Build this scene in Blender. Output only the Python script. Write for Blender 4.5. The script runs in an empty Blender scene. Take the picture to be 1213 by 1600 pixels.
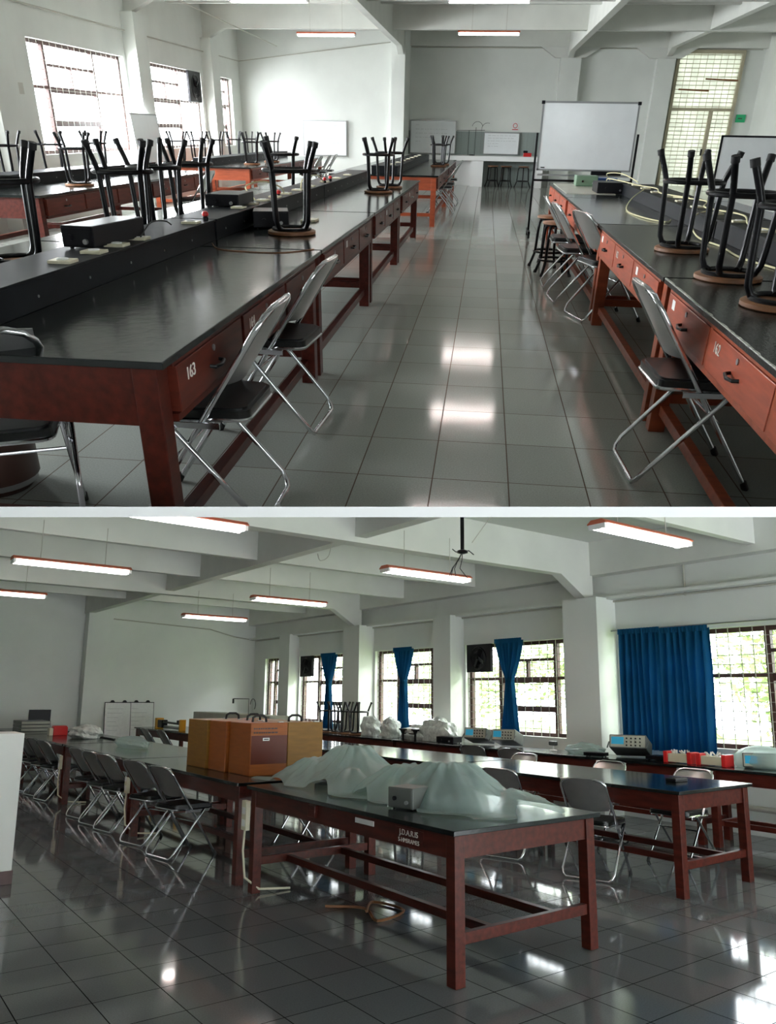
import bpy, bmesh, math, random
from mathutils import Vector, Matrix
random.seed(7)
C = bpy.data.collections.new('laboratory'); bpy.context.scene.collection.children.link(C)
scn = bpy.context.scene

# ------------------------------------------------------------------ camera, world, exposure
F, PX, PY = 1180.0, 606.5, 860.0            # lens in pixels of the 1213 x 1600 frame
HA, HB = 1.45, 1.50                          # eye height above each floor
WORLD = 5.5
EXPOSURE = 1.1
DAY_A, DAY_B = 15.0, 9.5
TUBE = 14.0

def cray(x, y):
    return Vector(((x-PX)/F, -(y-PY)/F, -1)).normalized()
def axes(vx, vy, slope):
    d = cray(vx, vy); e = cray(vx+1000, vy+slope*1000)
    up = e.cross(d).normalized()
    if up.y < 0: up = -up
    r = d.cross(up)
    return Matrix((r, d, up))                # camera space -> room space
RA = axes(763, 207, 0.018)
RB = axes(-285, 1077, 0.010)
cam_d = bpy.data.cameras.new('camera'); cam = bpy.data.objects.new('camera', cam_d)
scn.collection.objects.link(cam); scn.camera = cam
cam_d.sensor_fit = 'VERTICAL'; cam_d.sensor_height = 36.0
cam_d.lens = F/1600*36.0
cam_d.shift_y = (PY-800)/1600; cam_d.shift_x = 0.0
cam_d.clip_start = 0.05; cam_d.clip_end = 300
MCAM = Matrix.Translation((0, 0, HA)) @ RA.to_4x4()
cam.matrix_world = MCAM
ROOM = {'A': Matrix.Identity(4),
        'B': MCAM @ RB.transposed().to_4x4() @ Matrix.Translation((0, 0, -HB))}
CUR = 'A'

w = bpy.data.worlds.new('overcast'); scn.world = w; w.use_nodes = True
nt = w.node_tree; bg = nt.nodes['Background']
bg.inputs['Color'].default_value = (0.90, 0.96, 1.0, 1); bg.inputs['Strength'].default_value = WORLD
scn.view_settings.view_transform = 'Standard'; scn.view_settings.look = 'None'
scn.view_settings.exposure = EXPOSURE; scn.view_settings.gamma = 1.0
scn.view_settings.use_curve_mapping = False

def arealight(room, loc, direction, sx, sy, power, col=(0.93, 0.97, 1.0)):
    d = bpy.data.lights.new('daylight', 'AREA'); d.shape = 'RECTANGLE'; d.size = sx; d.size_y = sy
    d.energy = power; d.color = col
    o = bpy.data.objects.new('daylight', d); scn.collection.objects.link(o)
    q = Vector(direction).to_track_quat('-Z', 'Y').to_matrix().to_4x4()
    o.matrix_world = ROOM[room] @ Matrix.Translation(loc) @ q
    return o
# daylight standing outside the windows of each room
WIN_A = [(13.1, 16.65), (17.65, 21.15), (22.1, 23.7)]
WIN_B = [(2.3, 6.35), (7.05, 9.42), (9.95, 12.0), (12.7, 14.9), (15.5, 16.55)]
for y0, y1 in WIN_A:
    arealight('A', (-8.3, (y0+y1)/2, 2.7), (1, 0, -0.35), y1-y0, 2.2, DAY_A*(y1-y0)*16)
for y0, y1 in [(4, 7), (8, 11)]:
    arealight('A', (-8.3, (y0+y1)/2, 2.7), (1, 0, -0.35), y1-y0, 2.2, DAY_A*(y1-y0)*16)
for y0, y1 in WIN_B:
    arealight('B', (10.6, (y0+y1)/2, 4.4), (-1, 0, -0.85), y1-y0, 2.2, DAY_B*(y1-y0)*14)

# ------------------------------------------------------------------ materials
def P(name, col, rough=0.6, metal=0.0, spec=0.5, coat=0.0, noise=0.0, nscale=6.0, stretch=(1, 1, 1), bump=0.0, bscale=200.0, emit=None, estr=0.0):
    m = bpy.data.materials.new(name); m.use_nodes = True; n = m.node_tree; b = n.nodes['Principled BSDF']
    b.inputs['Base Color'].default_value = (*col, 1); b.inputs['Roughness'].default_value = rough
    b.inputs['Metallic'].default_value = metal; b.inputs['Specular IOR Level'].default_value = spec
    b.inputs['Coat Weight'].default_value = coat; b.inputs['Coat Roughness'].default_value = 0.12
    if emit: b.inputs['Emission Color'].default_value = (*emit, 1); b.inputs['Emission Strength'].default_value = estr
    tc = n.nodes.new('ShaderNodeTexCoord'); mp = n.nodes.new('ShaderNodeMapping'); n.links.new(tc.outputs['Object'], mp.inputs[0])
    mp.inputs['Scale'].default_value = stretch
    if noise:
        nz = n.nodes.new('ShaderNodeTexNoise'); nz.inputs['Scale'].default_value = nscale; nz.inputs['Detail'].default_value = 4
        n.links.new(mp.outputs[0], nz.inputs['Vector'])
        r = n.nodes.new('ShaderNodeValToRGB'); r.color_ramp.elements[0].position = 0.3; r.color_ramp.elements[1].position = 0.72
        r.color_ramp.elements[0].color = (*[max(0, c*(1-noise)) for c in col], 1)
        r.color_ramp.elements[1].color = (*[min(1, c*(1+noise)) for c in col], 1)
        n.links.new(nz.outputs['Fac'], r.inputs['Fac']); n.links.new(r.outputs['Color'], b.inputs['Base Color'])
    if bump:
        nb = n.nodes.new('ShaderNodeTexNoise'); nb.inputs['Scale'].default_value = bscale; n.links.new(mp.outputs[0], nb.inputs['Vector'])
        bp = n.nodes.new('ShaderNodeBump'); bp.inputs['Strength'].default_value = bump; bp.inputs['Distance'].default_value = 0.01
        n.links.new(nb.outputs['Fac'], bp.inputs['Height']); n.links.new(bp.outputs['Normal'], b.inputs['Normal'])
    return m
M = {}
M['wall'] = P('painted wall', (0.72, 0.74, 0.70), 0.85, spec=0.2, noise=0.05, nscale=1.2)
M['ceil'] = P('painted ceiling', (0.66, 0.67, 0.63), 0.9, spec=0.1, noise=0.06, nscale=0.8)
M['beam'] = P('painted beam', (0.68, 0.69, 0.64), 0.8, spec=0.2, noise=0.05, nscale=2)
M['white'] = P('white paint', (0.88, 0.88, 0.87), 0.5)
M['red'] = P('darkened red varnished wood', (0.070, 0.011, 0.006), 0.42, spec=0.22, noise=0.35, nscale=5, stretch=(6, 1, 6), coat=0.08)  # backlit darkness of the near left benches put into the base colour
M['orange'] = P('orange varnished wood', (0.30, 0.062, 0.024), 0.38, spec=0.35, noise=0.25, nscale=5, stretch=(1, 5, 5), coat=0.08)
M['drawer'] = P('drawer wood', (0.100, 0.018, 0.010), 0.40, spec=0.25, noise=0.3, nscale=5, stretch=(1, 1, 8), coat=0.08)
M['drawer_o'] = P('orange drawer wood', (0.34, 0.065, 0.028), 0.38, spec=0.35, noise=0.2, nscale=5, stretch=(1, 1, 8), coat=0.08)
M['black_top'] = P('black laminate', (0.007, 0.010, 0.010), 0.15, spec=0.42, noise=0.4, nscale=3, bump=0.06, bscale=18)
M['worn_top'] = P('worn black laminate', (0.011, 0.011, 0.010), 0.26, spec=0.4, noise=0.6, nscale=12, bump=0.2, bscale=60)
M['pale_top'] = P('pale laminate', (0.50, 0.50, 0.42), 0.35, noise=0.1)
M['edge'] = P('chipped edge filler', (0.50, 0.50, 0.44), 0.8, noise=0.4, nscale=40)
M['trough'] = P('dark grey trough', (0.006, 0.007, 0.009), 0.45, spec=0.14, noise=0.3, nscale=8)
M['chrome'] = P('chrome tube', (0.62, 0.63, 0.65), 0.16, metal=1.0)
M['backmetal'] = P('pressed metal back', (0.42, 0.42, 0.41), 0.30, metal=0.85, noise=0.1)
M['vinyl'] = P('black vinyl', (0.005, 0.006, 0.006), 0.28, spec=0.45)
M['rubber'] = P('black rubber', (0.012, 0.012, 0.012), 0.7)
M['steel'] = P('black painted steel', (0.003, 0.003, 0.004), 0.30, spec=0.28)
M['seatwood'] = P('brown plywood seat', (0.22, 0.095, 0.04), 0.45, noise=0.3, nscale=10)
M['cream'] = P('cream plastic', (0.62, 0.58, 0.42), 0.4)
M['cable'] = P('yellowed cable', (0.60, 0.56, 0.33), 0.5)
M['redp'] = P('red plastic', (0.60, 0.02, 0.02), 0.3)
M['blackp'] = P('black plastic', (0.004, 0.004, 0.006), 0.40, spec=0.22)
M['greyp'] = P('grey instrument case', (0.10, 0.11, 0.10), 0.45, noise=0.05)
M['paleinst'] = P('pale instrument case', (0.36, 0.37, 0.30), 0.45, noise=0.05)
M['greenp'] = P('green enamel', (0.15, 0.24, 0.16), 0.4)
M['frame'] = P('dark window frame', (0.060, 0.022, 0.018), 0.45, noise=0.3, nscale=8)
M['grille'] = P('pale iron grille', (0.55, 0.54, 0.48), 0.5)
M['grille_b'] = P('darkened iron grille', (0.34, 0.33, 0.28), 0.5)  # darker copy of the grille, contrast against bright windows put into the colour
M['whiteboard'] = P('whiteboard surface', (0.82, 0.85, 0.86), 0.15, noise=0.02)
M['paper'] = P('paper', (0.74, 0.74, 0.72), 0.8, noise=0.05, nscale=20)
M['alu'] = P('aluminium trim', (0.35, 0.36, 0.36), 0.35, metal=0.8)
M['tileband'] = P('grey green wall tile', (0.30, 0.35, 0.33), 0.2)
M['lampbody'] = P('orange red lamp channel', (0.55, 0.14, 0.07), 0.5)
M['tube'] = P('lit tube', (1, 1, 1), 0.3, emit=(1.0, 0.98, 0.95), estr=TUBE)
M['ochre'] = P('ochre plywood', (0.22, 0.105, 0.012), 0.45, spec=0.3, noise=0.12, nscale=6, stretch=(1, 1, 6))
M['amber'] = P('amber plywood', (0.27, 0.075, 0.010), 0.45, spec=0.3, noise=0.12, nscale=6, stretch=(1, 1, 6))
M['maroon'] = P('maroon panel', (0.10, 0.014, 0.004), 0.4, spec=0.3)
M['bag'] = P('crumpled white plastic bag', (0.62, 0.66, 0.62), 0.3, noise=0.25, nscale=20, bump=0.8, bscale=30)
M['yellow'] = P('yellow plastic', (0.65, 0.33, 0.02), 0.4)
M['green'] = P('green exit sign', (0.02, 0.42, 0.17), 0.5)
M['screen'] = P('blue instrument screen', (0.02, 0.22, 0.34), 0.2, emit=(0.03, 0.25, 0.40), estr=0.22)
M['leaf'] = P('leaves', (0.42, 0.52, 0.24), 0.6, noise=0.5, nscale=1.5)
M['bark'] = P('bark', (0.12, 0.08, 0.05), 0.9, noise=0.4)
M['grass'] = P('pale grass', (0.30, 0.42, 0.12), 0.9, noise=0.4, nscale=2)
M['beige'] = P('beige door frame', (0.42, 0.38, 0.27), 0.5)
M['pipe'] = P('conduit', (0.45, 0.44, 0.38), 0.6)
M['text'] = P('white lettering', (0.72, 0.68, 0.62), 0.6)
M['ink'] = P('dark lettering', (0.06, 0.04, 0.04), 0.7)
M['blue'] = P('blue plastic', (0.03, 0.10, 0.35), 0.4)

def fabric(name, col, tr=0.5):
    m = bpy.data.materials.new(name); m.use_nodes = True; n = m.node_tree; n.nodes.clear()
    out = n.nodes.new('ShaderNodeOutputMaterial'); mx = n.nodes.new('ShaderNodeMixShader'); mx.inputs[0].default_value = tr
    d = n.nodes.new('ShaderNodeBsdfDiffuse'); t = n.nodes.new('ShaderNodeBsdfTranslucent')
    tc = n.nodes.new('ShaderNodeTexCoord'); nz = n.nodes.new('ShaderNodeTexNoise'); nz.inputs['Scale'].default_value = 3
    r = n.nodes.new('ShaderNodeValToRGB'); r.color_ramp.elements[0].color = (*[c*0.75 for c in col], 1); r.color_ramp.elements[1].color = (*[min(1, c*1.25) for c in col], 1)
    n.links.new(tc.outputs['Object'], nz.inputs['Vector']); n.links.new(nz.outputs['Fac'], r.inputs['Fac'])
    for s in (d, t): n.links.new(r.outputs['Color'], s.inputs['Color'])
    n.links.new(d.outputs[0], mx.inputs[1]); n.links.new(t.outputs[0], mx.inputs[2]); n.links.new(mx.outputs[0], out.inputs[0])
    return m
M['curtain'] = fabric('blue curtain cloth', (0.020, 0.13, 0.27), 0.5)
M['frost'] = fabric('frosted door panel', (0.66, 0.67, 0.60), 0.42)

def glass():
    m = bpy.data.materials.new('window glass'); m.use_nodes = True; n = m.node_tree; n.nodes.clear()
    out = n.nodes.new('ShaderNodeOutputMaterial'); mx = n.nodes.new('ShaderNodeMixShader')
    f = n.nodes.new('ShaderNodeFresnel'); f.inputs['IOR'].default_value = 1.25
    t = n.nodes.new('ShaderNodeBsdfTransparent'); g = n.nodes.new('ShaderNodeBsdfGlossy'); g.inputs['Roughness'].default_value = 0.02
    gm = n.nodes.new('ShaderNodeNewGeometry'); iv = n.nodes.new('ShaderNodeMath'); iv.operation = 'SUBTRACT'; iv.inputs[0].default_value = 1.0; n.links.new(gm.outputs['Backfacing'], iv.inputs[1])
    ml = n.nodes.new('ShaderNodeMath'); ml.operation = 'MULTIPLY'; n.links.new(f.outputs[0], ml.inputs[0]); n.links.new(iv.outputs[0], ml.inputs[1])
    n.links.new(ml.outputs[0], mx.inputs[0]); n.links.new(t.outputs[0], mx.inputs[1]); n.links.new(g.outputs[0], mx.inputs[2]); n.links.new(mx.outputs[0], out.inputs[0])
    return m
M['glass'] = glass()
def film():
    m = bpy.data.materials.new('plastic film'); m.use_nodes = True; n = m.node_tree; n.nodes.clear()
    N = n.nodes.new; L = n.links.new
    out = N('ShaderNodeOutputMaterial'); mx = N('ShaderNodeMixShader'); mx.inputs[0].default_value = 0.50
    t = N('ShaderNodeBsdfTransparent'); t.inputs[0].default_value = (0.93, 0.97, 0.96, 1)
    b = N('ShaderNodeBsdfPrincipled'); b.inputs['Base Color'].default_value = (0.58, 0.70, 0.67, 1); b.inputs['Roughness'].default_value = 0.25
    tr = N('ShaderNodeBsdfTranslucent'); tr.inputs[0].default_value = (0.65, 0.78, 0.74, 1)
    m2 = N('ShaderNodeMixShader'); m2.inputs[0].default_value = 0.45
    tc = N('ShaderNodeTexCoord'); nz = N('ShaderNodeTexNoise'); nz.inputs['Scale'].default_value = 14; nz.inputs['Detail'].default_value = 5
    bp = N('ShaderNodeBump'); bp.inputs['Strength'].default_value = 0.5; bp.inputs['Distance'].default_value = 0.02
    L(tc.outputs['Object'], nz.inputs['Vector']); L(nz.outputs['Fac'], bp.inputs['Height']); L(bp.outputs[0], b.inputs['Normal'])
    L(b.outputs[0], m2.inputs[1]); L(tr.outputs[0], m2.inputs[2]); L(t.outputs[0], mx.inputs[1]); L(m2.outputs[0], mx.inputs[2]); L(mx.outputs[0], out.inputs[0])
    return m
M['film'] = film()

def tilefloor(name, tx, ty, ox, oy, col, var, grout, rough):
    m = bpy.data.materials.new(name); m.use_nodes = True; n = m.node_tree; b = n.nodes['Principled BSDF']; N = n.nodes.new; L = n.links.new
    tc = N('ShaderNodeTexCoord'); sx = N('ShaderNodeSeparateXYZ'); L(tc.outputs['Object'], sx.inputs[0])
    def mth(op, a, bv):
        q = N('ShaderNodeMath'); q.operation = op
        for i, v in enumerate((a, bv)):
            if v is None: continue
            if isinstance(v, (int, float)): q.inputs[i].default_value = v
            else: L(v, q.inputs[i])
        return q.outputs[0]
    masks = []; cells = []
    for o, s, off in ((sx.outputs['X'], tx, ox), (sx.outputs['Y'], ty, oy)):
        u = mth('DIVIDE', mth('SUBTRACT', o, off), s); fr = mth('FRACT', u, None); cells.append(mth('FLOOR', u, None))
        e = mth('MINIMUM', fr, mth('SUBTRACT', 1.0, fr)); masks.append(mth('LESS_THAN', mth('MULTIPLY', e, s), 0.0030))
    g = mth('MAXIMUM', masks[0], masks[1])
    cb = N('ShaderNodeCombineXYZ'); L(cells[0], cb.inputs[0]); L(cells[1], cb.inputs[1])
    wn = N('ShaderNodeTexWhiteNoise'); L(cb.outputs[0], wn.inputs['Vector'])
    r = N('ShaderNodeValToRGB'); r.color_ramp.elements[0].color = (*[c*(1-var) for c in col], 1); r.color_ramp.elements[1].color = (*[c*(1+var) for c in col], 1)
    L(wn.outputs['Value'], r.inputs['Fac'])
    nz = N('ShaderNodeTexNoise'); nz.inputs['Scale'].default_value = 120; nz.inputs['Detail'].default_value = 3; L(tc.outputs['Object'], nz.inputs['Vector'])
    ms = N('ShaderNodeMixRGB'); ms.blend_type = 'OVERLAY'; ms.inputs[0].default_value = 0.25; L(r.outputs[0], ms.inputs[1]); L(nz.outputs['Fac'], ms.inputs[2])
    mg = N('ShaderNodeMixRGB'); L(g, mg.inputs[0]); L(ms.outputs[0], mg.inputs[1]); mg.inputs[2].default_value = (*grout, 1)
    L(mg.outputs[0], b.inputs['Base Color'])
    rr = N('ShaderNodeMix'); rr.inputs[2].default_value = rough; rr.inputs[3].default_value = 0.9; L(g, rr.inputs[0]); L(rr.outputs[0], b.inputs['Roughness'])
    L(mth('MULTIPLY', mth('SUBTRACT', 1.0, g), 0.55), b.inputs['Specular IOR Level'])
    n2 = N('ShaderNodeTexNoise'); n2.inputs['Scale'].default_value = 3.0; L(tc.outputs['Object'], n2.inputs['Vector'])
    ad = mth('ADD', mth('MULTIPLY', n2.outputs['Fac'], 0.25), mth('MULTIPLY', g, -0.25)); ad = mth('ADD', ad, mth('MULTIPLY', wn.outputs['Value'], 0.1))
    bp = N('ShaderNodeBump'); bp.inputs['Strength'].default_value = 0.18; bp.inputs['Distance'].default_value = 0.01; L(ad, bp.inputs['Height']); L(bp.outputs[0], b.inputs['Normal'])
    return m
M['floorA'] = tilefloor('glazed floor tile', 0.36, 0.51, -0.15, 0.27, (0.37, 0.395, 0.36), 0.09, (0.13, 0.10, 0.08), 0.10)
M['floorB'] = tilefloor('dimmed glazed floor tile', 0.345, 0.345, 0.23, 0.32, (0.13, 0.14, 0.145), 0.08, (0.012, 0.012, 0.012), 0.07)  # same tile as floorA, the lower room's dimness put into a darker colour
M['tileband'] = tilefloor('grey green wall tile', 0.2, 50, 0, 0, (0.30, 0.35, 0.33), 0.06, (0.2, 0.22, 0.2), 0.15)

# ------------------------------------------------------------------ mesh helpers
class MB:
    def __init__(s): s.bm = bmesh.new()
    def box(s, x0, x1, y0, y1, z0, z1, bev=0.0):
        r = bmesh.ops.create_cube(s.bm, size=1)
        vs = r['verts']
        for v in vs: v.co = Vector(((x0+x1)/2+v.co.x*(x1-x0), (y0+y1)/2+v.co.y*(y1-y0), (z0+z1)/2+v.co.z*(z1-z0)))
        if bev:
            es = list({e for v in vs for e in v.link_edges}); bmesh.ops.bevel(s.bm, geom=es, offset=bev, segments=2, affect='EDGES', profile=0.5)
        return s
    def obox(s, c, ax, sx, sy, sz):
        """box of size sx,sy,sz centred c, ax a 3x3 rotation"""
        r = bmesh.ops.create_cube(s.bm, size=1)
        for v in r['verts']: v.co = Vector(c) + ax @ Vector((v.co.x*sx, v.co.y*sy, v.co.z*sz))
        return s
    def tube(s, pts, r, n=10, closed=False, radii=None):
        pts = [Vector(p) for p in pts]; rings = []; prev = None; L = len(pts)
        for i, p in enumerate(pts):
            if closed: t = (pts[(i+1) % L]-pts[i-1]).normalized()
            else: t = ((pts[min(i+1, L-1)]-p).normalized()*(i < L-1) + (p-pts[max(i-1, 0)]).normalized()*(i > 0)).normalized()
            if prev is None: a = t.orthogonal().normalized()
            else: a = (prev-t*prev.dot(t)).normalized()
            prev = a; b = t.cross(a); rr = radii[i] if radii else r
            rings.append([s.bm.verts.new(p+(a*math.cos(k*2*math.pi/n)+b*math.sin(k*2*math.pi/n))*rr) for k in range(n)])
        m = L if closed else L-1
        for i in range(m):
            A, B = rings[i], rings[(i+1) % L]
            off = 0
            if closed and i == L-1:
                off = min(range(n), key=lambda o: sum((A[k].co-B[(k+o) % n].co).length for k in range(n)))
            for k in range(n): s.bm.faces.new((A[k], A[(k+1) % n], B[(k+1+off) % n], B[(k+off) % n]))
        if not closed:
            s.bm.faces.new(rings[0][::-1]); s.bm.faces.new(rings[-1])
        return s
    def lathe(s, prof, c=(0, 0, 0), n=28):
        c = Vector(c); rings = []
        for r, z in prof:
            rings.append([s.bm.verts.new(c+Vector((max(r, 1e-4)*math.cos(k*2*math.pi/n), max(r, 1e-4)*math.sin(k*2*math.pi/n), z))) for k in range(n)])
        for A, B in zip(rings, rings[1:]):
            for k in range(n): s.bm.faces.new((A[k], A[(k+1) % n], B[(k+1) % n], B[k]))
        s.bm.faces.new(rings[0][::-1]); s.bm.faces.new(rings[-1]); return s
    def prism(s, poly, ax, a0, a1):
        """poly of 2D points extruded along axis ax ('x','y','z')"""
        def p3(p, a):
            return {'x': (a, p[0], p[1]), 'y': (p[0], a, p[1]), 'z': (p[0], p[1], a)}[ax]
        A = [s.bm.verts.new(p3(p, a0)) for p in poly]; B = [s.bm.verts.new(p3(p, a1)) for p in poly]; n = len(poly)
        s.bm.faces.new(A[::-1]); s.bm.faces.new(B)
        for k in range(n): s.bm.faces.new((A[k], A[(k+1) % n], B[(k+1) % n], B[k]))
        return s
    def grid(s, nx, ny, fn, thick=0.0):
        g = [[s.bm.verts.new(fn(i/nx, j/ny)) for j in range(ny+1)] for i in range(nx+1)]
        fs = [s.bm.faces.new((g[i][j], g[i+1][j], g[i+1][j+1], g[i][j+1])) for i in range(nx) for j in range(ny)]
        if thick:
            bmesh.ops.recalc_face_normals(s.bm, faces=fs); bmesh.ops.solidify(s.bm, geom=fs, thickness=thick)
        return s
    def build(s, name, mat, parent=None, smooth=False):
        bmesh.ops.recalc_face_normals(s.bm, faces=s.bm.faces)
        me = bpy.data.meshes.new(name); s.bm.to_mesh(me); s.bm.free()
        me.materials.append(M[mat] if isinstance(mat, str) else mat)
        if smooth:
            me.shade_smooth()
            try: me.set_sharp_from_angle(angle=math.radians(40))
            except Exception: pass
        o = bpy.data.objects.new(name, me); C.objects.link(o)
        if parent: o.parent = parent
        else: o['room'] = CUR
        return o
def tag(o, label, cat, group=None, kind=None):
    o['label'] = label; o['category'] = cat
    if group: o['group'] = group
    if kind: o['kind'] = kind
    return o
def thing(name, label, cat, loc=(0, 0, 0), rz=0.0, group=None):
    o = bpy.data.objects.new(name, None); C.objects.link(o); o.empty_display_size = 0.1
    o.location = loc; o.rotation_euler = (0, 0, rz); o['room'] = CUR
    return tag(o, label, cat, group)
def st(o): o['kind'] = 'structure'; return o
def dup(root, loc, rz, label, group=None):
    r = root.copy(); C.objects.link(r); r.location = loc; r.rotation_euler = (0, 0, rz); r['label'] = label; r['room'] = CUR
    if group: r['group'] = group
    for ch in list(root.children):
        c = ch.copy(); C.objects.link(c); c.parent = r
        for g in list(ch.children):
            d = g.copy(); C.objects.link(d); d.parent = c
    return r
def text(s, size, mat, parent, loc, rot, name='lettering', depth=0.0012):
    cu = bpy.data.curves.new(name, 'FONT'); cu.body = s; cu.size = size; cu.extrude = depth; cu.align_x = 'CENTER'; cu.align_y = 'CENTER'
    tmp = bpy.data.objects.new(name, cu); scn.collection.objects.link(tmp)
    dg = bpy.context.evaluated_depsgraph_get(); me = bpy.data.meshes.new_from_object(tmp.evaluated_get(dg))
    bpy.data.objects.remove(tmp); me.materials.clear(); me.materials.append(M[mat])
    o = bpy.data.objects.new(name, me); C.objects.link(o); o.parent = parent; o.location = loc; o.rotation_euler = rot
    return o
def arc(c, r, a0, a1, n, plane='xy'):
    out = []
    for i in range(n+1):
        a = a0+(a1-a0)*i/n; u, v = r*math.cos(a), r*math.sin(a)
        out.append({'xy': (c[0]+u, c[1]+v, c[2]), 'xz': (c[0]+u, c[1], c[2]+v), 'yz': (c[0], c[1]+u, c[2]+v)}[plane])
    return out
PI = math.pi

# ------------------------------------------------------------------ windows
def window(n, axis, xw, y0, y1, z0, z1, inner, tall=True, fan=None, cols=(0.0, 0.2, 0.68, 1.0), fanlabel=None, dense=False):
    """axis wall plane at x=xw, inner = +1/-1 direction (into the room)"""
    d = 0.07; xs = sorted((xw-inner*0.17, xw-inner*0.10)); W = y1-y0; H = z1-z0; fw = 0.055
    f = MB()
    f.box(*xs, y0, y0+fw, z0, z1); f.box(*xs, y1-fw, y1, z0, z1); f.box(*xs, y0+fw, y1-fw, z0, z0+fw); f.box(*xs, y0+fw, y1-fw, z1-fw, z1)
    root = st(f.build('window_%d' % n, 'frame'))
    for c in cols[1:-1]:
        MB().box(xs[0]+.003, xs[1]-.003, y0+W*c-0.035, y0+W*c+0.035, z0+fw, z1-fw).build('mullion', 'frame', root)
    def rail(a, b, h, t):
        MB().box(xs[0]+.006, xs[1]-.006, y0+W*a+0.035, y0+W*b-0.035, z1-H*h-t/2, z1-H*h+t/2).build('rail', 'frame', root)
    a, b = cols[1], cols[2]
    rail(a, b, 0.20, 0.04); rail(a, b, 0.415, 0.085); rail(a, b, 0.72, 0.085)
    MB().box(xs[0]+.006, xs[1]-.006, y0+W*(a+b)/2-.02, y0+W*(a+b)/2+.02, z1-H*0.40, z1-H*0.21).build('mullion', 'frame', root)
    rail(0, a, 0.40, 0.04); rail(b, 1, 0.40, 0.04)
    xm = (xs[0]+xs[1])/2
    MB().box(xm-.003, xm+.003, y0+fw, y1-fw, z0+fw, z1-fw).build('pane', 'glass', root)
    g = MB(); xg = xw-inner*0.06; q = .0042 if dense else .0025; ny = max(3, int(W/(.15 if dense else .20))); nz = max(4, int(H/(.105 if dense else .13)))
    for i in range(ny+1):
        y = y0+W*i/ny; g.box(xg-q, xg+q, y-q, y+q, z0, z1)
    for i in range(1, nz):
        z = z0+H*i/nz; g.box(xg-q+.009, xg+q+.009, y0, y1, z-q, z+q)
    g.build('security_grille', 'grille_b' if dense else 'grille', root)
    if fan:
        ya, yb, zb = fan
        t = thing('exhaust_fan', fanlabel, 'fan', (xw-inner*0.02, (ya+yb)/2, (zb+z1)/2))
        w2, h2 = (yb-ya)/2, (z1-zb)/2
        MB().box(-.03, .03, -w2, w2, -h2, h2, .006).build('housing_panel', 'blackp', t)
        cm = MB(); cm.tube(arc((inner*.035, 0, 0), min(w2, h2)*.78, 0, 2*PI, 24, 'yz')[:-1], .012, 6, closed=True); cm.tube(arc((inner*.035, 0, 0), min(w2, h2)*.5, 0, 2*PI, 20, 'yz')[:-1], .006, 6, closed=True)
        cm.build('fan_guard', 'steel', t)
        bl = MB()
        for k in range(4):
            a_ = k*2*PI/4+.5; R = Matrix.Rotation(a_, 3, 'X') @ Matrix.Rotation(0.4, 3, 'Z')
            bl.obox(Matrix.Rotation(a_, 3, 'X') @ Vector((inner*.045, 0, min(w2, h2)*.4)), R, .006, min(w2, h2)*.35, min(w2, h2)*.6)
        bl.lathe([(0.02, -.02), (.03, 0), (.02, .02)], (inner*.045, 0, 0)); bl.build('fan_blades', 'steel', t)
    return root

def wall_x(name, x0, x1, ya, yb, za, zb, holes):
    """wall slab between x0,x1 with rectangular holes (y0,y1,z0,z1) sorted by y"""
    m = MB(); y = ya
    for (h0, h1, k0, k1) in holes:
        m.box(x0, x1, y, h0, za, zb); m.box(x0, x1, h0, h1, za, k0); m.box(x0, x1, h0, h1, k1, zb); y = h1
    m.box(x0, x1, y, yb, za, zb)
    return st(m.build(name, 'wall'))

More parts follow.
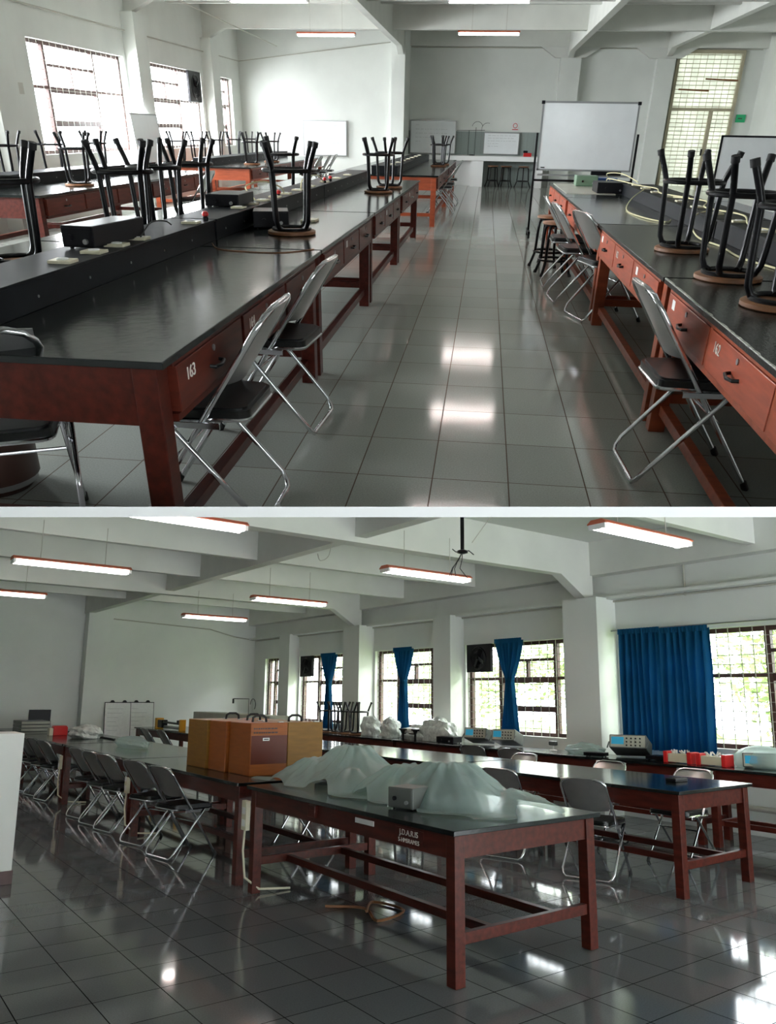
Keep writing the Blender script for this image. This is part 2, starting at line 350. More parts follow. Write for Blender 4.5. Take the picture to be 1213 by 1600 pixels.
# ================================================================== shared furniture
def folding_chair(name, label, loc, rz, group=None):
    """sitter faces +y; x across; origin on floor at centre"""
    t = thing(name, label, 'chair', loc, rz, group); W = 0.205
    # front frame: inverted U, backrest top to front feet
    p = []
    foot = Vector((W, 0.25, 0.01)); top = Vector((W-.004, -0.24, 0.745))
    p += [foot, foot.lerp(top, .35), foot.lerp(top, .62), top]
    d = (top-foot).normalized(); cc = [(.0, .0), (.035, .25), (.085, .065), (.14, .085)]
    p += [top+d*.035+Vector((-.008, 0, 0)), top+d*.068+Vector((-.035, 0, 0)), top+d*.085+Vector((-.085, 0, 0))]
    q = [Vector((-v.x, v.y, v.z)) for v in p[::-1]]
    MB().tube(p+q, .0115, 10).build('front_frame', 'chrome', t, True)
    # rear frame: U from seat side rails to floor bar
    r0 = Vector((W+.018, 0.10, 0.43)); r1 = Vector((W+.018, -0.205, 0.07)); r2 = Vector((W+.0, -0.235, 0.016))
    p = [r0, r0.lerp(r1, .5), r1, r1.lerp(r2, .7), r2+Vector((-.02, 0, -.003)), r2+Vector((-.07, 0, -.004))]
    q = [Vector((-v.x, v.y, v.z)) for v in p[::-1]]
    MB().tube(p+q, .011, 10).build('rear_frame', 'chrome', t, True)
    for s in (-1, 1):
        MB().tube([(s*W, .238, .036), (s*W, .258, .0)], .0155, 10).build('rubber_foot', 'rubber', t, True)
        MB().box(s*(W+.008)-.003, s*(W+.008)+.003, -.10, .16, .405, .430, .002).build('side_bracket', 'chrome', t)
    def bk(u, v):
        x = (u-.5)*2*(W-.012); z = .555+v*.26; yy = -.24+(.745-z)*.667
        sq = .92+.08*v if v > .1 else .84+.8*v
        return Vector((x*sq, yy+.012-.035*(1-(2*u-1)**2), z+.012*math.sin(math.pi*u)*(v-.5)*2))
    MB().grid(14, 8, bk, .004).build('backrest', 'backmetal', t, True)
    s = MB(); n = 7
    out = []
    for cx, cy, a0 in ((.16, .17, 0), (-.16, .17, PI/2), (-.135, -.15, PI), (.135, -.15, 1.5*PI)):
        for k in range(n): a = a0+k*(PI/2)/(n-1); out.append((cx+.045*math.cos(a), cy+.045*math.sin(a)))
    s.prism([(a*.96, b*.96) for a, b in out], 'z', .428, .436); s.prism(out, 'z', .436, .466); s.prism([(a*.93, b*.93) for a, b in out], 'z', .466, .474)
    s.build('seat', 'vinyl', t)
    MB().tube([(a, b, .432) for a, b in out], .008, 8, closed=True).build('seat_rim', 'chrome', t, True)
    m = MB(); m.tube([(-W, .07, .30), (W, .07, .30)], .007, 8); m.build('crossbar', 'chrome', t, True)
    return t

def stool(name, label, loc, rz, inverted=True, group=None, nlegs=4, k=1.0):
    t = thing(name, label, 'stool', loc, rz, group)
    H = .575*k; f = (lambda z: z) if inverted else (lambda z: H-z)
    def P3(r, a, z): return (r*math.cos(a), r*math.sin(a), f(z))
    zs = [0, .004, .022, .026]
    pr = [(.160, f(0)), (.168, f(.006)), (.168, f(.022)), (.160, f(.027))]
    MB().lathe(pr if inverted else pr[::-1]).build('seat', 'seatwood', t, True)
    MB().tube([P3(.128, a*2*PI/24, .036) for a in range(24)], .012, 8, closed=True).build('seat_ring', 'steel', t, True)
    MB().tube([P3(.176, a*2*PI/28, .405*k) for a in range(28)], .0135, 8, closed=True).build('foot_ring', 'steel', t, True)
    for i in range(nlegs):
        a = PI/4+i*2*PI/nlegs
        r = [(.105, .036), (.132, .048), (.150, .085), (.157, .16), (.170, .38), (.176, .42), (.192, .465), (.232, H-.012)]
        r = [(q, z*(k if z > .05 else 1)) for q, z in r[:-1]]+[r[-1]]
        leg = MB().tube([P3(q, a, z) for q, z in r], .0165, 10).build('leg', 'steel', t, True)
        MB().tube([P3(.228, a, H-.03), P3(.237, a, H)], .0205, 10).build('rubber_foot', 'rubber', leg, True)
    return t

def bench_A(name, label, x0, x1, y0, y1, side, top='black_top', wood='red', dr='drawer', nd=3, marks=None, group=None, chipped=False, rail=True):
    """island bench module; side=+1 drawers on the x1 face, -1 on the x0 face"""
    t = thing(name, label, 'table', ((x0+x1)/2, (y0+y1)/2, 0), 0, group)
    a, b = (x1-x0)/2, (y1-y0)/2
    MB().box(-a, a, -b, b, .775, .800, .003).build('tabletop', top, t)
    L = .088; ins = .035
    for sx in (-1, 1):
        for sy in (-1, 1):
            cx, cy = sx*(a-ins-L/2), sy*(b-.03-L/2)
            MB().box(cx-L/2, cx+L/2, cy-L/2, cy+L/2, 0, .775, .004).build('leg', wood, t)
    e = a-ins
    for s in (-1, 1):
        if s == side:
            m = MB(); m.box(s*e-.02, s*e+.02, -b+.118, b-.118, .755, .7745); m.box(s*e-.02, s*e+.02, -b+.118, b-.118, .565, .59)
            m.build('drawer_rail', wood, t)
        else: MB().box(s*e-.02, s*e+.02, -b+.118, b-.118, .57, .7745).build('apron', wood, t)
        MB().box(-a+.123, a-.123, s*(b-.055)-.015, s*(b-.055)+.015, .57, .7745).build('apron', wood, t)
        MB().box(-a+.123, a-.123, s*(b-.075)-.02, s*(b-.075)+.02, .16, .215, .003).build('stretcher', wood, t)
    if rail:
        for s in (-1, 1):
            MB().box(s*(a-.1)-.025, s*(a-.1)+.025, -b+.118, b-.118, .10, .155, .003).build('stretcher', wood, t)
    if nd:
        span = (2*b-.236); wd = span/nd
        for i in range(nd):
            ya = -b+.118+i*wd+.02; yb = ya+wd-.04
            xf = side*(e+.004)
            d = MB().box(xf-.022, xf+.022, ya, yb, .592, .753, .003).build('drawer', dr, t)
            if i < nd-1: MB().box(xf-.018, xf+.012, yb+.001, yb+.039, .59, .755).build('divider', wood, t)
            yc = (ya+yb)/2; xh = xf+side*.022
            h = MB(); h.tube([(xh, yc-.055, .665), (xh+side*.022, yc-.05, .663), (xh+side*.03, yc, .660), (xh+side*.022, yc+.05, .663), (xh, yc+.055, .665)], .0075, 8)
            h.build('handle', 'steel', d, True)
            MB().tube([(xh-side*.001, yc, .722), (xh+side*.005, yc, .722)], .012, 12).build('lock', 'alu', d)
            if marks and i < len(marks) and marks[i]:
                yt = ya+.12 if side > 0 else yb-.12
                if marks[i] == '#': MB().box(xh, xh+side*.001, yt-.03, yt+.03, .69, .735).build('paper_label', 'paper', d)
                else: text(marks[i], .062, 'text', d, (xh+side*.0015, yt, .700), (PI/2, 0, side*PI/2))
    if chipped:
        m = MB(); random.seed(3); n = 60
        pts = [(side*a-side*(.004+random.random()*.010), -b+2*b*i/n, .8008) for i in range(n+1)]
        poly = [(side*(a-.001), -b), ] + [(p[0], p[1]) for p in pts] + [(side*(a-.001), b)]
        m.prism(poly, 'z', .7985, .8015); m.build('chipped_edge', 'edge', t)
    return t

def lamp(loc, rz, length, label, group, drop=0.4, tubes=2):
    t = thing('ceiling_lamp', label, 'lamp', loc, rz, group); h = length/2
    MB().prism([(-.085, .03), (-.05, .056), (.05, .056), (.085, .03), (.085, .022), (-.085, .022)], 'x', -h, h).build('reflector', 'lampbody', t)
    for i in range(tubes):
        y = (i-(tubes-1)/2)*.075
        MB().tube([(-h+.02, y, 0), (h-.02, y, 0)], .017, 12).build('fluorescent_tube', 'tube', t, True)
    for s in (-1, 1):
        MB().box(s*(h-.015)-.012, s*(h-.015)+.012, -.075, .075, -.015, .024).build('socket', 'white', t)
        MB().tube([(s*h*.55, 0, .0555), (s*h*.55, 0, .074+drop)], .004, 6).build('hanger', 'pipe', t)
    return t

def socket_outlet(loc, rz, label, group, n=1):
    t = thing('power_socket', label, 'socket', loc, rz, group)
    MB().box(-.045*n, .045*n, -.05, .05, 0, .014, .003).build('plate', 'cream', t)
    for i in range(n):
        x = (i-(n-1)/2)*.08
        MB().lathe([(.026, .0141), (.026, .018), (.021, .018), (.021, .0150)], (x, 0, 0), 16).build('socket_face', 'paper' if n == 1 else 'cream', t)
    return t

def cable(pts, label, mat='cable', r=.006, name='power_cable', cat='cable', group=None):
    # smooth Catmull-Rom through the points
    P_ = [Vector(p) for p in pts]; out = []
    for i in range(len(P_)-1):
        a = P_[max(i-1, 0)]; b = P_[i]; c = P_[i+1]; d = P_[min(i+2, len(P_)-1)]
        for k in range(6):
            u = k/6; out.append(0.5*((2*b)+(-a+c)*u+(2*a-5*b+4*c-d)*u*u+(-a+3*b-3*c+d)*u*u*u))
    out.append(P_[-1])
    return tag(MB().tube(out, r, 7).build(name, mat, None, True), label, cat, group)

# ================================================================== ROOM A (upper photograph)
CUR = 'A'
st(MB().box(-7.4, 8.0, -3.2, 27.0, -.12, 0).build('floor', 'floorA'))
HC = 4.05
st(MB().box(-7.6, 8.2, -3.4, 27.2, HC, HC+.2).build('ceiling', 'ceil'))
holes = [(4, 7, 1.02, 2.62), (8, 11, 1.02, 2.62)]+[(a, b, 1.02, 2.62) for a, b in WIN_A]
wall_x('wall_left', -7.4, -7.1, -3.2, 24.8, 0, HC, holes)
window(1, 'x', -7.1, *WIN_A[0], 1.02, 2.62, 1, cols=(0, .19, .68, 1))
window(2, 'x', -7.1, *WIN_A[1], 1.02, 2.62, 1, cols=(0, .14, .62, 1), fan=(20.25, 21.1, 1.98), fanlabel='black square exhaust fan at the top corner of the middle blown-out window')
window(3, 'x', -7.1, *WIN_A[2], 1.02, 2.62, 1, cols=(0, .10, .80, 1))
window(4, 'x', -7.1, 4, 7, 1.02, 2.62, 1); window(5, 'x', -7.1, 8, 11, 1.02, 2.62, 1)
st(MB().box(-7.4, -2.42, 24.5, 24.8, 0, HC).build('wall_back_left_bay', 'wall'))
st(MB().box(-2.72, -2.42, 24.8, 26.4, 0, HC).build('wall_return', 'wall'))
m = MB(); m.box(-2.8, 5.2, 26.4, 26.7, 0, HC); m.box(5.2, 7.05, 26.4, 26.7, 3.58, HC); m.box(7.05, 8.2, 26.4, 26.7, 0, HC)
st(m.build('wall_back', 'wall'))
st(MB().box(7.6, 7.9, -3.2, 26.4, 0, HC).build('wall_right', 'wall'))
st(MB().box(-7.4, 8, -3.4, -3.2, -4, HC).build('wall_near', 'wall'))
# pilasters
for n_, (a, b, c, d) in enumerate([(-7.1, -6.85, 16.75, 17.35), (-7.1, -6.85, 21.35, 21.95), (-7.1, -6.85, 11.6, 12.2), (1.92, 2.5, 26.1, 26.4), (4.62, 5.12, 26.1, 26.4), (-2.75, -2.38, 24.3, 24.5)]):
    st(MB().box(a, b, c, d, 0, 3.35 if n_ != 5 else HC).build('column', 'wall'))
# beams: longitudinal with haunches, cross beams
for x, zb in ((-2.5, 3.42), (2.2, 3.48), (4.95, 3.58)):
    yb = 26.4 if x > 0 else 24.5
    st(MB().prism([(-3, HC), (-3, zb), (yb-.7, zb), (yb, zb-.22), (yb, HC)], 'x', x-.075, x+.075).build('ceiling_beam', 'beam'))
for y in (6.5, 11.9, 17.05, 21.65):
    st(MB().prism([(-7.1, HC), (-7.1, 3.30), (-6.55, 3.56), (7.6, 3.56), (7.6, HC)], 'y', y-.10, y+.10).build('ceiling_beam', 'beam'))
for y in (9.2, 14.4, 19.3, 24.0):
    st(MB().box(-7.1, 7.6, y-.06, y+.06, 3.78, HC).build('ceiling_beam', 'beam'))
st(MB().box(-2.42, 7.6, 26.2, 26.4, 3.62, HC).build('trim_2', 'beam'))
m = MB()
for x in (2.2, 4.87):
    m.prism([(x-.85, 3.62), (x-.42, 3.36), (x+.42, 3.36), (x+.85, 3.62)], 'y', 26.22, 26.38)
st(m.build('trim_3', 'ceil'))
st(MB().tube([(-2.4, 26.36, 3.60), (7.5, 26.36, 3.60)], .014, 8).build('conduit', 'pipe'))
st(MB().tube([(-7.05, 10, 3.02), (-7.05, 24.4, 3.08), (-2.8, 24.45, 3.55)], .013, 8).build('conduit', 'pipe'))
st(MB().tube([(-5.9, 16.4, 3.52), (-5.9, 24.2, 3.42)], .012, 8).build('conduit', 'pipe'))
# grey-green tiled wainscot behind the counter
o = st(MB().box(-2.42, 1.9, 26.385, 26.4, .84, 1.47).build('trim_4', 'tileband'))
# counter along back wall
t = thing('wall_counter', 'white masonry counter with open niches along the far back wall', 'counter', (-.5, 26.0, 0))
MB().box(-1.92, 2.2, -.4, .38, .70, .83, .005).build('countertop', 'white', t)
for a, b in ((-1.92, -1.6), (.05, .42), (2.0, 2.2)): MB().box(a, b, -.36, .36, 0, .70).build('support_wall', 'white', t)
MB().box(-1.6, .05, .10, .14, 0, .70).build('niche_back', 'white', t)
MB().box(.42, 2.0, .30, .36, 0, .70).build('niche_back', 'tileband', t)
# door with grille
d = st(MB().box(5.2, 5.28, 26.3, 26.5, 0, 3.58).build('door_1', 'beige'))
MB().box(6.97, 7.05, 26.3, 26.5, 0, 3.58).build('jamb', 'beige', d)
MB().box(5.28, 6.97, 26.3, 26.45, 2.10, 2.17).build('transom', 'beige', d); MB().box(5.28, 6.97, 26.3, 26.45, 3.5, 3.58).build('head', 'beige', d)
MB().box(6.36, 6.46, 26.3, 26.44, 0, 2.10).build('mullion', 'beige', d)
MB().box(6.30, 6.345, 26.26, 26.30, .95, 1.12).build('door_handle', 'steel', d)
g = MB()
for i in range(1, 34): g.box(5.28, 6.97, 26.335, 26.345, i*.105-.009, i*.105+.009)
for i in range(1, 9): g.box(5.28+i*.188-.006, 5.28+i*.188+.006, 26.325, 26.335, 0, 3.5)
g.build('grille', 'beige', d)
MB().box(5.28, 6.97, 26.40, 26.42, 0, 3.5).build('panel', 'frost', d)
for x0, x1, z in ((5.35, 6.2, 2.62), (6.05, 6.95, 2.88)):
    tag(MB().tube([(x0, 26.20, z), (x1, 26.20, z-.03)], .022, 8).build('wall_rod', 'seatwood'), 'brown rod across the upper grille, %s of the two' % ('lower left' if z < 2.7 else 'upper right'), 'rod')
t = thing('wall_sign', 'small green sign on the pier right of the grille door', 'sign', (7.28, 26.37, 1.92))
MB().box(-.13, .13, -.02, .03, -.1, .1, .004).build('sign_plate', 'green', t)
m = MB(); m.box(-.08, .04, -.023, -.02, -.012, .012); m.build('printed_mark', 'ink', t)

# whiteboards
def board(name, label, loc, rz, w_, h_, lean=0, marks=True, group=None, frame='alu'):
    t = thing(name, label, 'whiteboard', loc, rz, group); t.rotation_euler = (lean, 0, rz)
    MB().box(-w_/2+.02, w_/2-.02, -.008, .008, .02, h_-.02).build('writing_surface', 'whiteboard', t)
    m = MB(); m.box(-w_/2, w_/2, -.012, .012, 0, .025); m.box(-w_/2, w_/2, -.012, .012, h_-.025, h_); m.box(-w_/2, -w_/2+.025, -.012, .012, 0, h_); m.box(w_/2-.025, w_/2, -.012, .012, 0, h_)
    m.build('frame', frame, t)
    if marks:
        mk = MB(); random.seed(len(label))
        for r in range(5):
            x = -w_*.38
            while x < w_*.3 and random.random() < .93:
                l = .03+.1*random.random(); mk.box(x, x+l, -.0095, -.008, h_*.85-r*h_*.12, h_*.85-r*h_*.12+.006); x += l+.03
        mk.build('faint_writing', 'alu', t)
    return t
board('whiteboard', 'written whiteboard leaning on the white wall at the end of the left bay', (-4.66, 24.44, .78), 0, 1.27, .90)
board('whiteboard', 'whiteboard standing on the counter against the grey tiles, left one', (-1.67, 26.30, .85), 0, 1.40, .90)
board('whiteboard', 'small glossy whiteboard with glare on the counter, right one', (.42, 26.30, .86), 0, 1.08, .60)
board('whiteboard', 'tilted plain board propped in front of the middle bright window', (-6.6, 16.3, .72), PI/2, 1.30, .95, lean=-.1, marks=False)
# mobile whiteboard
t = thing('mobile_whiteboard', 'large whiteboard on a black wheeled stand at the end of the right bench', 'whiteboard', (1.48, 13.25, 0))
MB().box(-.68, .70, -.01, .01, .97, 1.86).build('writing_surface', 'whiteboard', t)
m = MB(); m.box(-.70, .72, -.016, .016, .95, .975); m.box(-.70, .72, -.016, .016, 1.85, 1.875); m.box(-.70, -.675, -.016, .016, .95, 1.875); m.box(.695, .72, -.016, .016, .95, 1.875)
m.build('board_frame', 'alu', t)
for cx in (-.69, .71): MB().box(cx-.025, cx+.025, -.02, .02, 1.835, 1.88, .004).build('corner_cap', 'blackp', t)
for x in (-.735, .755):
    l = MB().box(x-.015, x+.015, -.02, .02, .10, 1.46).build('post', 'steel', t)
    b_ = MB().box(x-.018, x+.018, -.30, .30, .06, .10).build('foot', 'steel', t)
    for y in (-.28, .28): MB().tube([(x-.015, y, .03), (x+.015, y, .03)], .03, 12).build('castor', 'rubber', b_)
MB().box(-.735, .755, -.02, .02, .80, .83).build('crossbar', 'steel', t)
MB().box(-.68, .70, -.07, -.01, .88, .905).build('pen_tray', 'alu', t)
MB().box(-.64, -.58, -.02, -.012, .985, 1.0).build('magnet', 'blackp', t)
tag(MB().box(.05, .50, -.06, .0, 0, .055, .01).build('board_eraser', 'blackp'), 'black bag lying on the tray under the wheeled whiteboard', 'eraser')
bpy.data.objects['board_eraser'].location = (1.55, 13.18, .906)
board('whiteboard', 'whiteboard at the right edge behind the upturned stools', (3.9, 12.6, .75), 0, 1.25, .72, marks=False, frame='blackp')
t = thing('notice', 'small red printed notice taped above the tiles', 'notice', (.80, 26.39, 1.62))
MB().box(-.11, .11, -.003, .0, -.12, .12).build('sheet', 'paper', t); m = MB(); m.tube(arc((0, -.005, .02), .06, 0, 2*PI, 16, 'xz')[:-1], .008, 6, closed=True); m.box(-.09, .09, -.006, -.003, -.09, -.07); m.build('printed_mark', 'redp', t)
# wire stand drawing on the counter
t = thing('wire_stand', 'thin wire apparatus with loops on the counter between the two boards', 'apparatus', (-.45, 26.15, .83))
m = MB(); m.tube([(-.12, 0, 0), (-.12, 0, .66)], .008, 6); m.tube([(.08, 0, 0), (.08, 0, .75)], .008, 6); m.tube([(-.5, 0, .66), (.35, 0, .68)], .006, 6); m.tube(arc((.12, 0, .74), .16, .2, 2.9, 12, 'xz'), .006, 6); m.tube(arc((.42, 0, .70), .17, 1.2, 3.4, 12, 'xz'), .005, 6)
m.build('wires', 'steel', t); MB().lathe([(.09, 0), (.09, .02), (.02, .03)]).build('base', 'steel', t)
t = thing('red_instrument', 'small red instrument on the counter beside the wheeled whiteboard', 'instrument', (1.22, 26.0, .83))
MB().box(-.12, .12, -.1, .1, 0, .10, .01).build('body', 'redp', t); MB().box(-.13, .0, -.11, .11, .10, .16, .01).build('top', 'blackp', t)

# -------- island benches
YL = [(2.27, 4.87), (4.90, 7.38), (7.41, 9.93), (9.96, 12.68)]
wh = ['nearest the camera, numbered drawers', 'second from the camera', 'third from the camera', 'at the far end before the orange bench']
for i, (a, b) in enumerate(YL):
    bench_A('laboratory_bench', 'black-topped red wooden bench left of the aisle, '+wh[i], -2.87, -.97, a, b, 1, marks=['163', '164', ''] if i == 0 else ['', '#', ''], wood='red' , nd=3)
bench_A('laboratory_bench', 'black-topped bench with bright orange end panel beyond the left row', -2.65, -.78, 14.15, 18.3, 1, wood='orange', dr='drawer')
bench_A('laboratory_bench', 'farthest black-topped bench left of the aisle, near the counter', -2.65, -.78, 18.35, 22.6, 1, wood='orange', dr='drawer')
YR = [(1.55, 4.28), (4.31, 6.96), (6.99, 9.9), (9.93, 12.9)]
wr = ['nearest one with white chipped edge and number labels', 'second from the camera', 'third from the camera', 'far one with a pale top, before the wheeled whiteboard']
for i, (a, b) in enumerate(YR):
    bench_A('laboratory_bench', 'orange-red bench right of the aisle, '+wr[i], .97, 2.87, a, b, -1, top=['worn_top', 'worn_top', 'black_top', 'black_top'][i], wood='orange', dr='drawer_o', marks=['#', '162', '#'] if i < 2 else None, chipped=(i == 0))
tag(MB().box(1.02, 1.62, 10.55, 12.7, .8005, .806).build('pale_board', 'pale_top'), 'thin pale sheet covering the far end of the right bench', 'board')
for i, (a, b) in enumerate([(8.2, 11.1), (11.13, 13.95)]):
    bench_A('laboratory_bench', 'red bench by the left windows, '+['near one', 'one behind it'][i], -6.45, -4.6, a, b, 1, nd=3, wood='red')
for i, (a, b) in enumerate([(15.6, 19.2), (19.23, 22.8)]):
    bench_A('laboratory_bench', 'orange-ended bench at the far end of the left bay, '+['front one', 'rear one'][i], -6.4, -4.42, a, b, 1, nd=3, wood='orange', dr='drawer')

def trough(x0, x1, y0, y1, label, h=.125):
    t = thing('socket_trough', label, 'trough', ((x0+x1)/2, (y0+y1)/2, .80)); a, b = (x1-x0)/2, (y1-y0)/2
    MB().box(-a, a, -b, b, 0, h-.012, .002).build('body', 'trough', t); MB().box(-a-.008, a+.008, -b, b, h-.012, h, .002).build('lid', 'trough', t)
    m = MB()
    n = int((y1-y0)/.45)
    for i in range(n): m.tube([(a-.001, -b+.2+i*.45, .05), (a+.003, -b+.2+i*.45, .05)], .006, 8)
    m.build('screws', 'alu', t)
    return t
trough(-2.04, -1.74, 2.30, 5.20, 'long black raised box down the middle of the nearest left bench')
trough(-2.04, -1.74, 5.23, 9.0, 'black raised box on the second left bench, behind the seam')
trough(-2.04, -1.74, 9.03, 12.6, 'black raised box on the far left benches')
trough(-1.95, -1.50, 14.4, 22.4, 'dark raised box along the orange-ended bench beyond')
trough(1.70, 2.08, 1.6, 6.2, 'dark raised box on the nearest right bench')
trough(1.70, 2.08, 6.23, 10.6, 'dark raised box on the farther right bench')
trough(-5.95, -5.55, 8.4, 13.8, 'dark raised box along the bench by the left windows')
trough(-5.75, -5.35, 16.2, 22.6, 'dark raised box on the far left-bay bench')
Z1 = .925
ys = [3.30, 3.60, 3.85, 4.12, 4.93]
for i, y in enumerate(ys):
    socket_outlet((-1.80, y, Z1), PI/2, 'cream power socket lying on the left black box, %s from the camera' % ['nearest', 'second', 'third', 'fourth', 'fifth'][i], 'sockets on the left trough')
for i, y in enumerate([6.0, 6.35, 6.7, 7.1, 7.5, 8.0, 8.6, 9.4, 10.2, 11]):
    socket_outlet((-1.81, y, Z1), PI/2, 'cream power socket in the far run on the left black box', 'far sockets on the left trough')
for i, y in enumerate([3.6, 4.2, 4.8, 5.4, 6.0, 6.6, 7.2, 7.8, 8.4, 9.0, 9.6, 10.2]):
    socket_outlet((1.79, y, Z1), PI/2, 'yellowed power socket in the run along the right trough', 'sockets on the right trough')
for i, y in enumerate([15, 16, 17, 18, 19, 20, 21]):
    socket_outlet((-1.65, y, Z1), PI/2, 'cream power socket on the trough of the orange-ended bench', 'sockets on the farther trough')
def redcap(loc, label):
    t = thing('indicator_knob', label, 'knob', loc)
    MB().lathe([(.018, 0), (.018, .02), (.012, .024)]).build('base', 'blackp', t); MB().lathe([(.012, .024), (.02, .03), (.022, .042), (.015, .054), (.002, .058)]).build('cap', 'redp', t, True)
redcap((-1.77, 5.12, Z1), 'red-capped knob on the left trough near its seam')
redcap((-1.79, 7.15, Z1), 'red-capped knob on the left trough behind the upturned stool')
redcap((-1.79, 9.3, Z1), 'front one of two small red knobs far along the left trough')
redcap((-1.79, 9.65, Z1), 'rear one of two small red knobs far along the left trough')
def psu(loc, rz, w_, d_, h_, label, mat='blackp', knob=True, cat='instrument', name='power_supply'):
    t = thing(name, label, cat, loc, rz)
    MB().box(-w_/2, w_/2, -d_/2, d_/2, .008, h_, .006).build('case', mat, t)
    MB().box(-w_/2+.01, w_/2-.01, -d_/2-.003, -d_/2, .018, h_-.01).build('front_panel', 'blackp' if mat == 'blackp' else mat, t)
    for sx in (-1, 1):
        for sy in (-1, 1): MB().tube([(sx*(w_/2-.03), sy*(d_/2-.03), 0), (sx*(w_/2-.03), sy*(d_/2-.03), .009)], .01, 8).build('foot', 'rubber', t)
    if knob:
        MB().tube([(w_*.28, -d_/2-.003, h_*.35), (w_*.28, -d_/2-.018, h_*.35)], .012, 12).build('knob', 'alu', t)
        MB().tube([(-w_*.2, -d_/2-.003, h_*.5), (-w_*.2, -d_/2-.014, h_*.5)], .014, 12).build('knob', 'blackp', t)
    return t
psu((-1.90, 3.95, Z1), -.10, .17, .50, .105, 'long black power supply box on the left trough, nearest the camera')
psu((-1.95, 6.25, Z1), 0, .26, .42, .09, 'black box among cream sockets on the left trough, second one')
psu((-1.58, 6.05, .80), .25, .26, .30, .12, 'black instrument with knobs standing on the left bench behind the upturned stool')
tag(MB().box(-.06, .06, -.08, .08, 0, .02, .004).build('paper_box', 'cream'), 'flat cream pad beside the black instrument on the left bench', 'pad'); bpy.data.objects['paper_box'].location = (-1.38, 6.5, .80)
psu((1.58, 10.9, .80), 0, .36, .5, .13, 'black power supply with cables at the end of the right trough')
psu((1.43, 12.2, .80), 0, .30, .3, .14, 'pale green instrument box on the right bench below the wheeled board', 'greenp')
psu((1.75, 12.5, .80), 0, .30, .2, .10, 'blue box behind the green instrument on the right bench', 'blue', knob=False)
cable([(1.55, 11.0, .93), (1.5, 10.5, .98), (1.62, 10.2, .97), (1.75, 9.8, .95), (1.85, 9.3, .95), (1.78, 8.7, .94), (1.9, 8.0, .95)], 'yellowed cable looping over the far end of the right trough')
cable([(1.72, 9.3, .94), (1.55, 9.0, .86), (1.40, 8.3, .808), (1.42, 7.6, .808), (1.55, 7.2, .808), (1.64, 7.4, .808)], 'yellowed cable hanging from the right trough onto the bench top')
cable([(1.85, 6.9, .94), (1.62, 6.6, .90), (1.55, 6.1, .82), (1.60, 5.6, .808), (1.58, 5.1, .808), (1.66, 4.7, .808)], 'yellow cable trailing along the right bench behind the upturned stools')
cable([(1.80, 8.2, .94), (1.92, 7.5, .96), (1.78, 6.9, .95), (1.9, 6.3, .95), (1.76, 5.6, .94), (1.9, 5.0, .95), (1.8, 4.2, .94)], 'yellowed cable lying along the top of the right trough')
cable([(1.72, 11.9, .90), (1.6, 11.4, 1.0), (1.72, 10.9, 1.02), (1.82, 10.3, .96)], 'yellow cable bundle over the black power supply on the right')
cable([(-1.85, 6.6, .94), (-1.95, 6.7, 1.03), (-1.85, 6.9, 1.06), (-1.78, 7.2, 1.0), (-1.8, 7.4, .94)], 'yellowed cable arching over sockets on the left trough')
cable([(-1.8, 8.1, .94), (-1.86, 8.5, 1.0), (-1.8, 8.9, 1.02), (-1.78, 9.2, .94)], 'pale cable arching farther along the left trough')
cable([(-1.78, 4.1, .94), (-1.8, 4.3, .99), (-1.84, 4.6, .97), (-1.86, 4.75, .935)], 'short black lead between two sockets on the left trough', 'rubber', .004)
cable([(-1.70, 5.0, .803), (-1.55, 4.75, .803), (-1.2, 4.7, .803), (-1.02, 4.9, .803)], 'thin brown wire across the left bench top near the seam', 'seatwood', .003)

